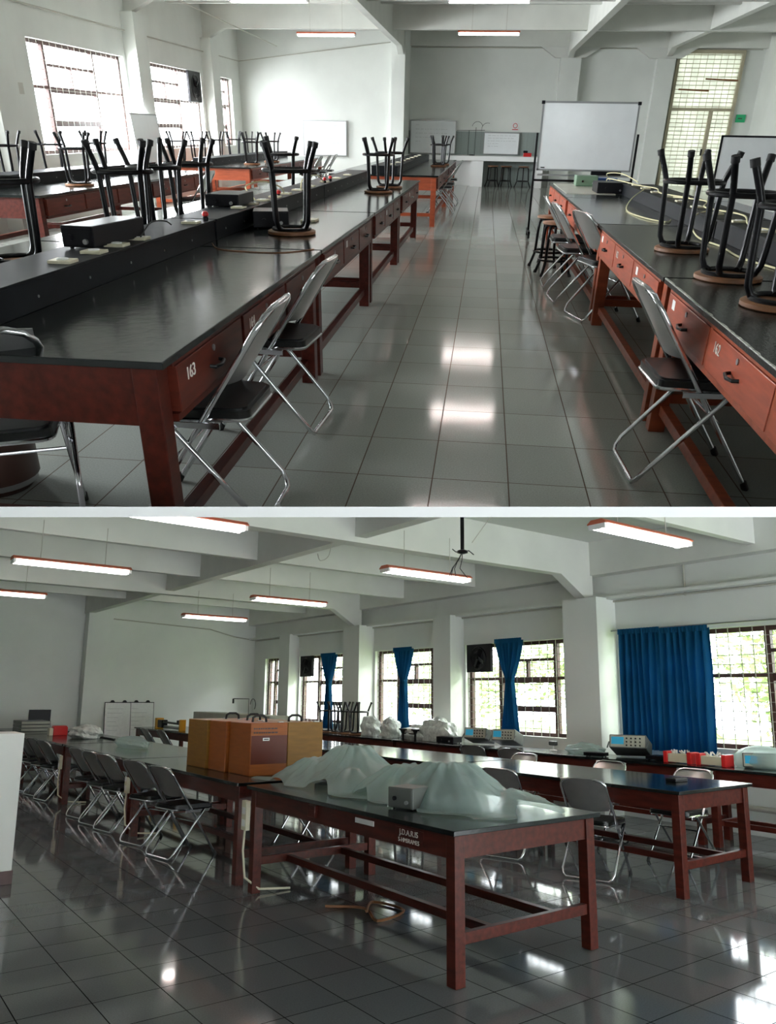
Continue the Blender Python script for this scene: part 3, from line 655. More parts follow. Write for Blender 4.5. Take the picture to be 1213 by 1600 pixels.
# -------- upturned stools on the benches
base = None
def put_stool(x, y, z, rz, label, group='upturned stools', k=None):
    global base
    if base is None:
        base = stool('stool', label, (x, y, z), rz, True, group); return base
    return dup(base, (x, y, z), rz, label, group)
S_ = [(-1.33, 5.65, .3, 'upturned black stool on the left bench in front of the black instrument'),
      (-1.25, 9.85, .1, 'front one of the two upturned stools standing together far along the left bench'),
      (-1.22, 10.75, .6, 'rear one of the two upturned stools standing together far along the left bench'),
      (-1.00, 18.0, .2, 'front one of the upturned stool pair on the orange-ended bench'),
      (-.98, 18.9, .9, 'rear one of the upturned stool pair on the orange-ended bench'),
      (1.29, 5.38, .35, 'upturned stool on the right bench, farthest of the front three'),
      (1.29, 4.30, .15, 'upturned stool on the right bench, middle of the front three'),
      (1.32, 3.58, .7, 'upturned stool on the right bench, nearest and cut by the right edge'),
      (-2.40, 3.93, .62, 'upturned stool behind the left black box, cut by the left edge'),
      (-2.24, 5.02, .25, 'upturned stool behind the left black box, second from the camera'),
      (-2.28, 5.62, .9, 'upturned stool behind the left black box, between the second and the red-capped knob'),
      (-2.26, 6.25, .55, 'upturned stool behind the left black box, farthest before the trough seam'),
      (-2.24, 9.2, .2, 'upturned stool behind the left trough, seen past the black instrument'),
      (-4.92, 9.75, .3, 'upturned stool on the near edge of the bench by the left windows'),
      (-6.2, 10.4, .1, 'upturned stool on the window side of the left bay bench, first'),
      (-6.2, 11.6, .5, 'upturned stool on the window side of the left bay bench, second'),
      (-6.2, 13.0, .2, 'upturned stool on the window side of the left bay bench, third'),
      (-4.75, 16.9, .2, 'upturned stool on the aisle side of the far left-bay bench'),
      (-4.72, 18.4, .6, 'second upturned stool on the aisle side of the far left-bay bench'),
      (-6.1, 16.4, .2, 'upturned stool on the window side of the far left-bay bench, first'),
      (-6.1, 17.6, .6, 'upturned stool on the window side of the far left-bay bench, second'),
      (-6.1, 18.8, .1, 'upturned stool on the window side of the far left-bay bench, third'),
      (-6.1, 20.2, .4, 'upturned stool on the window side of the far left-bay bench, fourth'),
      (-6.1, 21.6, .7, 'upturned stool on the window side of the far left-bay bench, last'),
      (2.42, 4.6, .2, 'upturned stool behind the right trough, cut by the right edge'),
      (2.42, 5.6, .5, 'upturned stool behind the right trough, second')]
for x, y, rz, lb in S_: put_stool(x, y, .80, rz, lb)
up = None
for i, (x, y, lb) in enumerate([(.22, 25.85, 'left one of the black stools tucked under the back counter'), (.62, 25.85, 'middle one of the black stools tucked under the back counter'), (1.14, 25.85, 'right one of the black stools tucked under the back counter'),
                                (.86, 9.5, 'upright black stool with brown seat beside the right bench, near one'), (.84, 10.2, 'upright black stool with brown seat beside the right bench, far one')]):
    if up is None: up = stool('stool', lb, (x, y, 0), .3, False, 'upright stools')
    else: dup(up, (x, y, 0), .3+i, lb, 'upright stools')
# -------- folding chairs of room A
ch = folding_chair('folding_chair', 'chrome folding chair with black seat under the numbered drawers, nearest on the left', (-1.05, 2.90, 0), PI/2, 'folding chairs')
CH = [(-1.06, 4.02, PI/2-.06, 'second chrome folding chair along the left bench'),
      (1.03, 3.62, -PI/2+.06, 'nearest chrome folding chair at the right bench, standing alone'),
      (-1.74, 2.52, .45, 'folding chair at the end of the left bench, cut by the left edge'),
      (.98, 7.95, -PI/2+.1, 'folding chair at the right bench, nearer of the overlapping pair'),
      (.95, 8.75, -PI/2, 'folding chair at the right bench, farther of the overlapping pair'),
      (1.12, 7.2, -PI/2+.3, 'folding chair pushed under the right bench behind the leg'),
      (-.85, 16.8, PI/2, 'folding chair at the orange-ended bench, near one'),
      (-.85, 17.9, PI/2, 'folding chair at the orange-ended bench, second'),
      (-.85, 19.6, PI/2, 'folding chair at the far aisle bench'),
      (-4.35, 20.7, PI/2, 'folding chair at the far left-bay bench, first'),
      (-4.3, 21.6, PI/2, 'folding chair at the far left-bay bench, second'),
      (-4.3, 22.5, PI/2, 'folding chair at the far left-bay bench, third'),
      (-4.4, 12.3, PI/2, 'folding chair at the red bench by the left windows'),
      (3.3, 9.4, 2.2, 'folding chair behind the right bench near the grille door'),
      (3.3, 7.4, 2.4, 'second folding chair behind the right bench, by the upturned stools')]
for x, y, rz, lb in CH: dup(ch, (x, y, 0), rz, lb, 'folding chairs').scale = (1.07, 1.07, 1.07)
ch.scale = (1.07, 1.07, 1.07)
t = thing('waste_bin', 'dark brown round bin at the lower left corner beside the bench', 'bin', (-2.12, 2.95, 0))
MB().lathe([(.15, .0), (.165, .02), (.20, .42), (.215, .43), (.215, .45), (.195, .45), (.19, .06), (.01, .05)]).build('body', P('brown bin', (.05, .022, .015), .4), t, True)
MB().lathe([(.17, .03), (.178, .03), (.18, .07), (.172, .07)]).build('rim_band', 'alu', t, True)
st(MB().box(-7.1, -7.08, 12.45, 12.75, 1.85, 2.0).build('trim_5', 'grille'))
# lamps of room A
for x, y, lb in ((-3.4, 18.2, 'hanging tube lamp in the left bay, farther one'), (-.12, 17.8, 'hanging tube lamp over the aisle, far one'),
                 (-.12, 13.6, 'hanging tube lamp over the aisle, near one'), (-3.4, 13.6, 'hanging tube lamp in the left bay, nearer one'), (-.12, 9.2, 'hanging tube lamp over the aisle, out of view')):
    lamp((x, y, 3.12), 0, 1.2, lb, 'tube lamps of the upper room', .5)

# ================================================================== ROOM B (lower photograph)
CUR = 'B'
T = .79
YB = 17.13
HB_ = 3.62
st(MB().box(-3.0, 8.9, -3.0, YB+.2, -.1, 0).build('floor', 'floorB'))
st(MB().box(-3.2, 9.0, -3.2, YB+.4, HB_, HB_+.2).build('ceiling', 'ceil'))
wall_x('wall_right', 8.6, 8.9, -3.0, YB+.2, 0, HB_, [(a, b, .92, 2.33) for a, b in WIN_B])
FB = ['', 'black square exhaust fan at the top of the second window from the right', '', 'black square exhaust fan in the small far window left of the thin curtains', '']
fans = [None, (8.82, 9.38, 1.88), None, (14.35, 14.86, 1.88), None]
for i, (a, b) in enumerate(WIN_B):
    window(6+i, 'x', 8.6, a, b, .92, 2.33, -1, fan=fans[i], fanlabel=FB[i], dense=True, cols=(0, .22, .70, 1) if i else (0, .35, .52, 1))
st(MB().box(-3.2, 8.9, YB, YB+.2, 0, HB_).build('wall_back', 'wall'))
st(MB().box(-3.2, -3.0, -3.0, YB, 0, HB_).build('wall_left', 'wall'))
for a, b, x in ((6.40, 6.98, 8.2), (9.46, 9.9, 8.3), (12.05, 12.62, 8.25), (14.95, 15.42, 8.35)):
    st(MB().box(x, 8.6, a, b, 0, 2.82).build('column', 'wall'))
st(MB().box(4.50, 4.95, 16.85, YB, 0, HB_).build('column', 'wall'))
st(MB().box(8.42, 8.6, -3, YB, 2.80, 2.84).build('trim_2', 'wall'))
# baseboard pipe and lower rail of the window wall
st(MB().tube([(8.52, -2, .30), (8.52, 16, .30)], .03, 8).build('conduit', 'pipe'))
st(MB().tube([(8.57, 1, 2.78), (8.57, 17, 2.78)], .013, 8).build('conduit', 'pipe'))
st(MB().tube([(8.57, 5.32, 2.76), (8.57, 5.32, 3.15)], .014, 8).build('conduit', 'pipe'))
st(MB().tube([(5.1, YB-.02, 3.10), (7.4, YB-.02, 3.00), (8.0, YB-.02, 2.86), (8.55, YB-.02, 2.80)], .013, 8).build('conduit', 'pipe'))
st(MB().box(8.40, 8.60, -3, YB, 3.15, HB_).build('trim_3', 'beam'))
# beams
st(MB().box(4.47, 4.62, -3, YB, 3.18, HB_).build('ceiling_beam', 'beam'))
for y in (6.72, 12.35):
    st(MB().prism([(-3, HB_), (-3, 3.12), (7.80, 3.12), (8.30, 2.82), (8.45, 2.82), (8.45, HB_)], 'y', y-.08, y+.08).build('ceiling_beam', 'beam'))
for y in (9.0, 10.9, 14.4):
    st(MB().box(-3, 8.42, y-.05, y+.05, 3.24, HB_).build('ceiling_beam', 'beam'))
st(MB().box(-3, 8.42, 4.3, 4.4, 3.24, HB_).build('ceiling_beam', 'beam'))
st(MB().box(1.20, 1.41, 6.9, 7.3, .10, 1.16).build('trim_4', 'wall')); st(MB().box(1.19, 1.42, 6.89, 7.31, 0, .10).build('baseboard_left', 'frame'))
for x, y, rz, lb in ((1.95, 5.3, .0, 'hanging tube lamp at the upper left, cut by the ceiling edge'), (1.95, 8.05, 0, 'hanging tube lamp at left, the longer looking of the pair'),
                 (1.75, 10.9, 0, 'hanging tube lamp at the far left edge, lowest of the left lamps'), (5.08, 6.15, 0, 'hanging tube lamp in the middle beside the dangling wires'),
                 (5.10, 3.5, 0, 'hanging tube lamp at upper right, nearest and brightest'), (5.12, 9.2, 0, 'hanging tube lamp left of centre behind the main beam'), (5.30, 12.1, 0, 'farthest small hanging tube lamp before the white end wall')):
    lamp((x, y, 2.75), rz, 1.15, lb, 'tube lamps of the lower room', .38)
lamp((.4, 2.2, 2.75), 0, 1.15, 'hanging tube lamp out of view near the entrance', 'tube lamps of the lower room', .7)
# dangling ceiling pole with wires
t = thing('ceiling_pole', 'black pole hanging from the ceiling with loose wires beside a lamp', 'pole', (4.54, 5.0, 0))
MB().tube([(0, 0, 3.5), (0, 0, 2.80)], .018, 10).build('pole', 'steel', t, True); MB().lathe([(.02, 2.80), (.045, 2.79), (.05, 2.77), (.02, 2.76)]).build('bracket', 'steel', t)
m = MB()
for k, (dx, dy) in enumerate([(-.05, 0), (-.03, .02), (.0, .03), (.02, -.02)]):
    m.tube([(0, 0, 2.78), (-.03+dx*.3, dy, 2.70), (-.07+dx, dy, 2.62), (-.02+dx*3, dy*2, 2.52)], .004, 6)
m.tube([(0, 0, 2.78), (.08, 0, 2.80), (.14, 0, 2.77)], .005, 6); m.tube([(0, 0, 2.78), (-.08, 0, 2.77), (-.12, 0, 2.79)], .005, 6)
m.build('loose_wires', 'rubber', t)
cable([(4.66, 5.0, 2.88), (4.95, 4.9, 3.30), (5.1, 4.9, 3.5)], 'thin wire running up from the dangling pole to the ceiling', 'pipe', .004)
cable([(4.40, 7.0, 3.15), (4.36, 7.0, 3.0), (4.2, 6.9, 2.92), (4.1, 6.8, 2.97)], 'loose loop of wire hanging under the beam above the middle lamp', 'pipe', .005)

# -------- curtains
def curtain(y0, y1, z0, z1, tied, label, x=8.42, zt=1.75):
    t = thing('curtain', label, 'curtain', (x, (y0+y1)/2, 0)); W = y1-y0; n = max(6, int(W/.085))
    if tied: n = 6
    def fn(u, v):
        z = z1-(z1-z0)*v; s = 1.0
        if tied:
            k = (z1-z)/(z1-zt)
            s = 1-.78*k**1.3 if k < 1 else .22+.42*min(1, (zt-z)/(zt-z0))
        y = (u-.5)*W*s
        return Vector((.042*math.sin(2*PI*n*u+.6*math.sin(3*v+u*9))*(1 if not tied else .7)+.01*math.sin(11*u+4*v), y, z))
    MB().grid(n*12, 36, fn, .003).build('cloth', 'curtain', t, True)
    if tied: MB().box(-.035, .035, -W*.13, W*.13, zt-.02, zt+.02, .01).build('tie_band', 'curtain', t)
    def hd(u, v): return Vector((.012*math.sin(2*PI*n*2*u)-.035, (u-.5)*W, z1+.03-.07*v))
    MB().grid(n*10, 2, hd, .003).build('heading', 'curtain', t, True)
    return t
curtain(4.95, 5.62, .84, 2.33, False, 'right half of the wide closed blue curtain over the biggest window')
curtain(5.60, 6.22, .86, 2.35, False, 'left half of the wide closed blue curtain, beside the column')
curtain(7.95, 8.52, .96, 2.34, True, 'blue curtain tied in the middle at the second window from the right')
curtain(10.6, 11.14, .84, 2.32, True, 'blue curtain tied in the middle at the third window from the right')
curtain(13.1, 13.66, .82, 2.31, True, 'blue curtain tied in the middle beside the far exhaust fan')
st(MB().tube([(8.44, 2.2, 2.37), (8.44, 6.36, 2.37)], .010, 8).build('trim_5', 'alu'))

# -------- plain tables
def table_B(x0, x1, y0, y1, label, sign=None, rail_in=True, top='black_top'):
    t = thing('work_table', label, 'table', ((x0+x1)/2, (y0+y1)/2, 0)); a, b = (x1-x0)/2, (y1-y0)/2
    MB().box(-a, a, -b, b, T-.028, T, .003).build('tabletop', top, t); L = .072; ins = .03
    for sx in (-1, 1):
        for sy in (-1, 1):
            cx, cy = sx*(a-ins-L/2), sy*(b-ins-L/2)
            MB().box(cx-L/2, cx+L/2, cy-L/2, cy+L/2, 0, T-.028, .003).build('leg', 'red', t)
    for s in (-1, 1):
        MB().box(s*(a-.048)-.012, s*(a-.048)+.012, -b+.103, b-.103, T-.155, T-.0285).build('apron', 'red', t)
        MB().box(-a+.103, a-.103, s*(b-.055)-.012, s*(b-.055)+.012, T-.155, T-.0285).build('apron', 'red', t)
        MB().box(-a+.103, a-.103, s*(b-.066)-.02, s*(b-.066)+.02, .20, .26, .003).build('stretcher', 'red', t)
        MB().box(s*a*.42-.022, s*a*.42+.022, -b+.087, b-.087, .20, .25, .003).build('stretcher', 'red', t)
    if sign:
        ap = MB().box(-a+.031, -a+.036, -b+.30, -b+.56, T-.135, T-.05).build('apron_plate', 'red', t)
        text(sign[0], .045, 'text', ap, (-a+.030, -b+.43, T-.075), (PI/2, 0, -PI/2)); text(sign[1], .034, 'text', ap, (-a+.030, -b+.43, T-.118), (PI/2, 0, -PI/2))
        MB().box(-a+.030, -a+.036, -b+.78, -b+.98, T-.085, T-.055).build('metal_tag', 'paper', t)
        MB().box(-a+.010, -a+.036, b-1.02, b-.92, T-.12, T-.04, .004).build('wooden_block', 'red', t)
    return t
table_B(2.81, 4.03, 3.18, 5.64, 'dark red work table in front, under plastic sheets, with white lettering', ('J.D.A.R.IS', 'S-HMSRAMES'))
for (a, b), lb in zip([(5.80, 8.46), (8.50, 11.30), (11.34, 14.1), (14.14, 16.6)], ['carrying the wooden cases', 'with the clear plastic roll on it', 'with the white bag and red box on it', 'at the far left end of the row']):
    table_B(2.81, 4.03, a, b, 'red work table of the left row '+lb)
for (a, b), lb in zip([(3.52, 6.3), (6.34, 9.1), (9.14, 12), (12.04, 16.2)], ['near one with a small black box at its end', 'second from the right end', 'third, behind the wooden cases', 'far one with the yellow apparatus']):
    table_B(5.42, 6.50, a, b, 'red table of the middle row, '+lb)
for (a, b), lb in zip([(1.9, 4.6), (4.64, 7.3), (7.34, 10.0), (10.04, 12.8)], ['at the right edge with the plastic-covered instrument', 'in front of the wide blue curtain', 'with the instruments by the tied curtain', 'far one with upturned stools and white bags']):
    table_B(7.55, 8.18, a, b, 'narrow red window-wall table, '+lb)
# white cable boxes on legs
for i, (x, y, z0, z1, lb) in enumerate([(2.80, 5.60, .46, .68, 'cream power strip on the leg where the front two tables meet'), (2.80, 8.44, .44, .60, 'cream power strip on the second pair of legs of the left row'), (2.80, 11.28, .46, .64, 'cream power strip on the third pair of legs of the left row'), (5.41, 9.02, .44, .66, 'cream power strip on a leg of the middle row')]):
    t = thing('power_strip', lb, 'power strip', (x, y, 0)); MB().box(-.025, .012, -.04, .04, z0, z1, .004).build('housing', 'cream', t)
    MB().tube([(-.01, 0, z0), (-.015, .01, z0-.15), (-.01, -.03, .12), (.10, -.06, .03), (.35, -.1, .012)], .009, 8).build('cord', 'cream', t, True)
    m = MB()
    for k in range(2): m.box(-.028, -.024, -.025, .025, z0+.03+k*.09, z0+.08+k*.09, .001)
    m.build('outlets', 'paper', t)
cable([(3.1, 4.9, .012), (3.3, 4.7, .012), (3.2, 4.4, .012), (3.5, 4.5, .012), (3.45, 4.8, .012), (3.25, 4.6, .02)], 'coil of brown cord on the floor under the front table', 'seatwood', .01)

# -------- wooden cases
def case(loc, label, wd=.36, tail='amber', lid='ochre', face=False, full=True):
    t = thing('wooden_case', label, 'case', loc); h = .455
    MB().box(0, .37, -wd/2, wd/2, 0, h, .006).build('body', tail, t); 
    if full: MB().box(.374, .74, -wd/2, wd/2, 0, h, .006).build('lid', lid, t)
    hx = .37 if full else .19
    MB().tube([(hx-.07, 0, h-.001), (hx-.065, 0, h+.04), (hx-.035, 0, h+.058), (hx+.035, 0, h+.058), (hx+.065, 0, h+.04), (hx+.07, 0, h-.001)], .011, 8).build('handle', 'rubber', t, True)
    for x in ((.345,) if full else (.30,)):
        MB().box(x, x+.05, -wd/2+.04, -wd/2+.07, h, h+.006).build('latch', 'alu', t); MB().box(x, x+.05, wd/2-.07, wd/2-.04, h, h+.006).build('latch', 'alu', t)
    if face:
        MB().box(.01, .365, -wd/2-.003, -wd/2, .10, .345).build('maroon_panel', 'maroon', t)
        p = MB().box(.12, .185, -wd/2-.006, -wd/2-.003, .30, .325).build('paper_label', 'paper', t)
        MB().box(.130, .175, -wd/2-.007, -wd/2-.006, .308, .317).build('stencilled_mark', 'ink', p)
        mk = MB(); rnd = random.Random(4)
        for zz in (.405, .37):
            x = .03
            while x < .25: l = .012+.02*rnd.random(); mk.box(x, x+l, -wd/2-.001, -wd/2+.001, zz-.006, zz+.006); x += l+.006
        mk.build('stencilled_lettering', 'ink', t)
    return t
case((3.10, 6.40, T), 'amber wooden case with maroon face panel and paper label, nearest of the front pair', .42, face=True, full=False)
case((3.474, 6.40, T), 'plain ochre wooden case directly right of the maroon-panelled one', .42, tail='ochre', full=False)
case((3.08, 6.835, T), 'middle wooden case of the upright three', .37)
case((3.06, 7.27, T), 'ochre-fronted wooden case, farthest of the upright three', .46, 'ochre', 'amber')

# -------- plastic sheets and hidden instruments
def drape(name, label, x0, x1, y0, y1, bumps, seed):
    rnd = random.Random(seed); ph = [rnd.random()*6 for _ in range(8)]
    def fn(u, v):
        ex = 1+.10*math.sin(5*v*PI+ph[0])+.05*math.sin(13*v+ph[1]); ey = 1+.07*math.sin(4*u*PI+ph[2])+.05*math.sin(11*u+ph[3])
        x = (x0+x1)/2+(u-.5)*(x1-x0)*ex; y = (y0+y1)/2+(v-.5)*(y1-y0)*ey; h = 0
        for cx, cy, hh, rx, ry, p in bumps:
            d = math.hypot((x-cx)/rx, (y-cy)/ry); a = math.atan2(y-cy, x-cx)
            d *= 1+.09*math.sin(3*a+ph[4])+.05*abs(math.sin(4.5*a+ph[5]))
            if d < 1: h = max(h, min(hh*(1+.03*math.sin(9*x+7*y)), hh*1.32*(1-d)**p*(1+.07*math.sin(11*a+ph[6]))))
        wr = .0022*math.sin(31*x+9*math.sin(7*y)+ph[6])+.0022*math.sin(37*y+8*math.sin(9*x))+.0012*math.sin(60*x-50*y+5*math.sin(13*x))
        return Vector((x, y, T+.006+h+(wr*min(1, h*14+.25)+.006 if h > 0 else .004+.003*math.sin(30*x+20*y))))
    return tag(MB().grid(90, 120, fn, .0012).build(name, 'film', None, True), label, 'plastic sheet')
drape('plastic_sheet', 'crumpled clear plastic sheet tented over equipment, left one', 3.06, 3.94, 4.48, 6.0, [(3.50, 5.15, .30, .50, .80, 1.35), (3.40, 5.50, .18, .38, .50, .9), (3.36, 4.98, .15, .34, .42, .6)], 2)
drape('plastic_sheet', 'crumpled clear plastic sheet over a dark box, right one, reaching the table corner', 3.10, 3.98, 3.32, 4.74, [(3.52, 4.02, .25, .44, .52, .75), (3.46, 4.38, .21, .42, .40, .75), (3.7, 3.72, .09, .36, .5, .8)], 5)
def instrument(loc, rz, w_, d_, h_, label, mat='greyp', screen=False, tilt=0, name='oscilloscope', stand=False):
    """front faces -y"""
    t = thing(name, label, 'instrument', loc, rz)
    cs = MB().box(-w_/2, w_/2, -d_/2, d_/2, .012, h_, .01).build('case', mat, t)
    fp = MB().box(-w_/2+.012, w_/2-.012, -d_/2-.004, -d_/2, .024, h_-.012).build('front_panel', 'paleinst' if mat != 'blackp' else 'blackp', t)
    if tilt: t.rotation_euler = (-tilt, 0, rz); t.location = (loc[0], loc[1], loc[2]+math.sin(tilt)*d_/2)
    if screen: MB().box(-w_/2+.025, -w_/2+.025+w_*.34, -d_/2-.006, -d_/2-.004, h_*.32, h_-.03).build('screen', 'screen', fp)
    m = MB(); rnd = random.Random(int(w_*1000))
    for i in range(4):
        for j in range(3): m.tube([(w_*(-.02+i*.12), -d_/2-.004, h_*(.25+j*.24)), (w_*(-.02+i*.12), -d_/2-.016, h_*(.25+j*.24))], .009, 10)
    m.build('knobs', 'blackp' if screen else 'alu', fp)
    if stand:
        for s in (-1, 1): MB().tube([(s*w_*.52, -d_/2+.03, h_*.5), (s*w_*.52, -d_/2-.06, .0)], .008, 8).build('carry_arm', 'greyp', t)
    return t
p = psu((3.175, 3.985, T), -1.32, .20, .28, .135, 'grey metal power supply poking out from the right plastic sheet', 'greyp')
instrument((3.45, 5.0, T), -1.2, .36, .26, .13, 'olive instrument hidden beneath the left plastic sheet', 'greyp')
instrument((3.52, 4.05, T), -1.3, .30, .30, .20, 'dark box beneath the right plastic sheet', 'blackp')
instrument((3.55, 5.5, T), -.9, .30, .2, .10, 'flat instrument beneath the edge of the left plastic sheet', 'greyp')
t = thing('small_black_box', 'small black box near the end of the middle table', 'box', (6.05, 3.95, T)); MB().box(-.09, .09, -.05, .05, 0, .03, .006).build('body', 'blackp', t); MB().box(-.07, .07, -.03, .03, .03, .034, .003).build('lid', 'rubber', t)

# -------- on the window-side tables
RZ = -PI/2+.45
instrument((7.88, 8.35, T), RZ, .34, .38, .17, 'pale oscilloscope with blue screen by the tied curtain, left of the pair', screen=True, tilt=.25, stand=True)
instrument((7.90, 7.80, T), RZ, .34, .38, .17, 'pale oscilloscope with blue screen by the tied curtain, right of the pair', screen=True, tilt=.25, stand=True)
instrument((7.86, 5.72, T), RZ, .42, .42, .17, 'large pale oscilloscope tilted up in front of the wide blue curtain', screen=True, tilt=.28, stand=True)
psu((7.82, 8.95, T), -PI/2+.3, .30, .26, .10, 'black power supply left of the oscilloscope pair')
psu((7.72, 6.12, T), -PI/2+.3, .26, .16, .05, 'flat black box left of the large oscilloscope', knob=False)
psu((7.95, 5.36, T), -PI/2, .30, .22, .05, 'flat black box right of the large oscilloscope', knob=False)
for y, lb in ((5.02, 'cream and red component rack, left of the two'), (4.62, 'cream and red component rack, right of the two')):
    t = thing('component_rack', lb, 'rack', (7.80, y, T), -PI/2)
    MB().box(-.12, .12, -.07, .07, .01, .10, .004).build('tray', 'cream', t)
    for s in (-1, 1): MB().box(s*.145-.025, s*.145+.025, -.085, .085, 0, .125, .006).build('end_block', 'redp', t)
    m = MB(); rnd = random.Random(int(y*10))
    for k in range(9): m.tube([(-.10+k*.024, rnd.uniform(-.04, .04), .10), (-.10+k*.024, rnd.uniform(-.04, .04), .125+rnd.random()*.02)], .008, 8)
    m.build('components', 'paper', t)
def blob(loc, sx, sy, sz, label, name='plastic_bag', mat='bag', cat='bag', seed=1, amp=.22):
    rnd = random.Random(seed); bm = bmesh.new(); bmesh.ops.create_icosphere(bm, subdivisions=4, radius=1)
    ph = [rnd.random()*6 for _ in range(9)]
    for v in bm.verts:
        c = v.co.copy(); n = math.sin(5*c.x+ph[0])*math.sin(4*c.y+ph[1])+.6*math.sin(9*c.z+ph[2]+3*c.x)+.4*math.sin(14*c.y+ph[3]+5*c.z)+.3*math.sin(23*c.x+11*c.z+ph[4])
        c *= 1+amp*n*.5; z = max(c.z, -.55)+.55
        v.co = Vector((c.x*sx, c.y*sy, z*sz/1.5))
    m = MB(); m.bm.free(); m.bm = bm; o = m.build(name, mat, None, True); o.location = loc
    return tag(o, label, cat)
blob((7.92, 11.15, T), .16, .20, .34, 'crumpled white bag beside the thin blue curtain, leftmost bag', seed=3)
blob((7.95, 10.62, T), .15, .18, .33, 'second crumpled white bag beside the thin blue curtain', seed=4)
blob((7.92, 9.85, T), .16, .34, .22, 'low white bag behind the black clamps', seed=5)
blob((7.95, 9.35, T), .18, .36, .36, 'largest white plastic bag left of the oscilloscopes', seed=6)
blob((7.92, 6.45, T), .14, .28, .13, 'clear crumpled plastic left of the large oscilloscope', seed=7, mat='film')
blob((8.0, 4.2, T), .18, .32, .22, 'instrument wrapped in clear plastic at the right edge of the window table', name='wrapped_instrument', cat='instrument', seed=9, mat='film', amp=.08)
instrument((8.0, 4.22, T), RZ, .34, .28, .16, 'pale boxy instrument with teal screen inside the plastic wrap', screen=True)
t = thing('clamp_stand', 'pair of black clamps standing in front of the white bags', 'clamp', (7.75, 9.85, T), -PI/2)
m = MB()
for s in (-.16, .16): m.box(s-.09, s+.09, -.012, .012, .15, .175); m.prism([(s-.05, .15), (s+.05, .15), (s+.012, .10), (s+.012, 0), (s-.012, 0), (s-.012, .10)], 'y', -.012, .012)
m.build('clamp_body', 'steel', t); MB().box(-.16, .16, -.008, .008, .09, .11).build('link_bar', 'steel', t)
t = thing('desk_fan', 'tiny dark figure-like gadget standing alone by the column', 'gadget', (7.95, 7.0, T))
MB().lathe([(.05, 0), (.05, .012), (.01, .02), (.01, .07)]).build('base', 'paper', t); MB().box(-.03, .03, -.06, .06, .07, .13, .015).build('head', 'greyp', t)
for i, y in enumerate([13.0-.45, 12.35-.15, 11.95, 11.55]):
    dup(base, (7.92, y, T), .2+.5*i, 'upturned stool on the window table left of the bags, '+['farthest', 'second', 'third', 'nearest'][i]+' one', 'upturned stools by the window')

# -------- on the left row
t = thing('component_box', 'bright red box with a cream end on the left row', 'box', (3.26, 13.6, T), -.1)
MB().box(-.06, .16, -.12, .12, 0, .14, .008).build('red_body', 'redp', t); MB().box(-.12, -.062, -.12, .12, 0, .12, .006).build('cream_end', 'cream', t); MB().box(-.05, .15, -.10, .10, .14, .155, .004).build('lid', 'redp', t)
blob((3.45, 12.55, T), .22, .30, .20, 'crumpled yellowish white bag beside the red box', seed=11)
o = blob((3.42, 10.25, T), .16, .50, .14, 'long clear plastic roll lying on the left row', name='plastic_roll', cat='plastic roll', mat='film', seed=13, amp=.10)
tag(MB().tube([(3.7, 14.6, T+.012), (3.7, 11.9, T+.012)], .012, 8).build('metal_rod', 'steel'), 'dark rod lying behind the red box on the left row', 'rod')
for k in range(3):
    t = thing('instrument_stack', ['bottom', 'middle', 'top'][k]+' grey case of the stack at the far left end of the row', 'case', (3.25, 15.4, T+k*.062))
    MB().box(-.25, .25, -.35, .35, 0, .058, .006).build('case', 'greyp', t); MB().box(-.24, .24, -.354, -.35, .01, .05).build('front_panel', 'paleinst', t)
t = thing('monitor', 'small black monitor at the far left end of the left row', 'monitor', (3.55, 16.2, T)); MB().box(-.2, .2, -.015, .015, .08, .36, .006).build('screen', 'blackp', t); MB().lathe([(.1, 0), (.1, .01), (.015, .02), (.015, .1)]).build('stand', 'blackp', t)
# far middle row: apparatus
t = thing('linear_apparatus', 'long black and silver apparatus with yellow end blocks on the far middle table', 'apparatus', (5.65, 14.75, T), -PI/2); t.scale = (.6, .6, .8)
MB().box(-1.15, -.95, -.12, .12, 0, .26, .01).build('end_block', 'yellow', t); MB().box(.95, 1.05, -.1, .1, 0, .26, .01).build('end_block', 'yellow', t)
MB().box(-.95, -.55, -.1, .1, .03, .22, .01).build('motor_box', 'blackp', t)
m = MB(); m.tube([(-.6, -.05, .17), (.95, -.05, .15)], .02, 8); m.tube([(-.6, .05, .17), (.95, .05, .15)], .02, 8); m.build('rails', 'steel', t)
MB().tube([(-.6, 0, .06), (.95, 0, .05)], .035, 10).build('tube_body', 'alu', t)
MB().box(.7, .9, -.08, .08, .16, .24, .01).build('carriage', 'blackp', t)
instrument((5.75, 13.1, T), -1.0, .40, .3, .14, 'pale green case on the far middle table right of the yellow apparatus', 'greenp')
instrument((5.80, 12.4, T), -1.0, .40, .3, .22, 'pale instrument beside the far wooden case', 'paleinst')
blob((5.95, 11.9, T), .2, .5, .30, 'pale plastic-covered heap behind the wooden cases', seed=17, mat='film')
t = thing('metal_shelf_box', 'pale ribbed box seen just above the wooden cases', 'box', (6.22, 13.0, T)); MB().box(-.18, .18, -1.6, 1.6, 0, .35, .01).build('body', 'paleinst', t)
t = thing('wire_stand', 'thin wire lamp-like stand rising behind the wooden cases', 'apparatus', (6.1, 12.3, T))
MB().tube([(0, 0, 0), (0, 0, .62), (-.25, .1, .62)], .008, 6).build('wire', 'steel', t); MB().tube(arc((.08, 0, .52), .10, 0, 4, 12, 'yz'), .006, 6).build('loop', 'steel', t); MB().tube([(-.25, .1, .62), (-.25, .1, .54)], .018, 8).build('hook', 'steel', t)
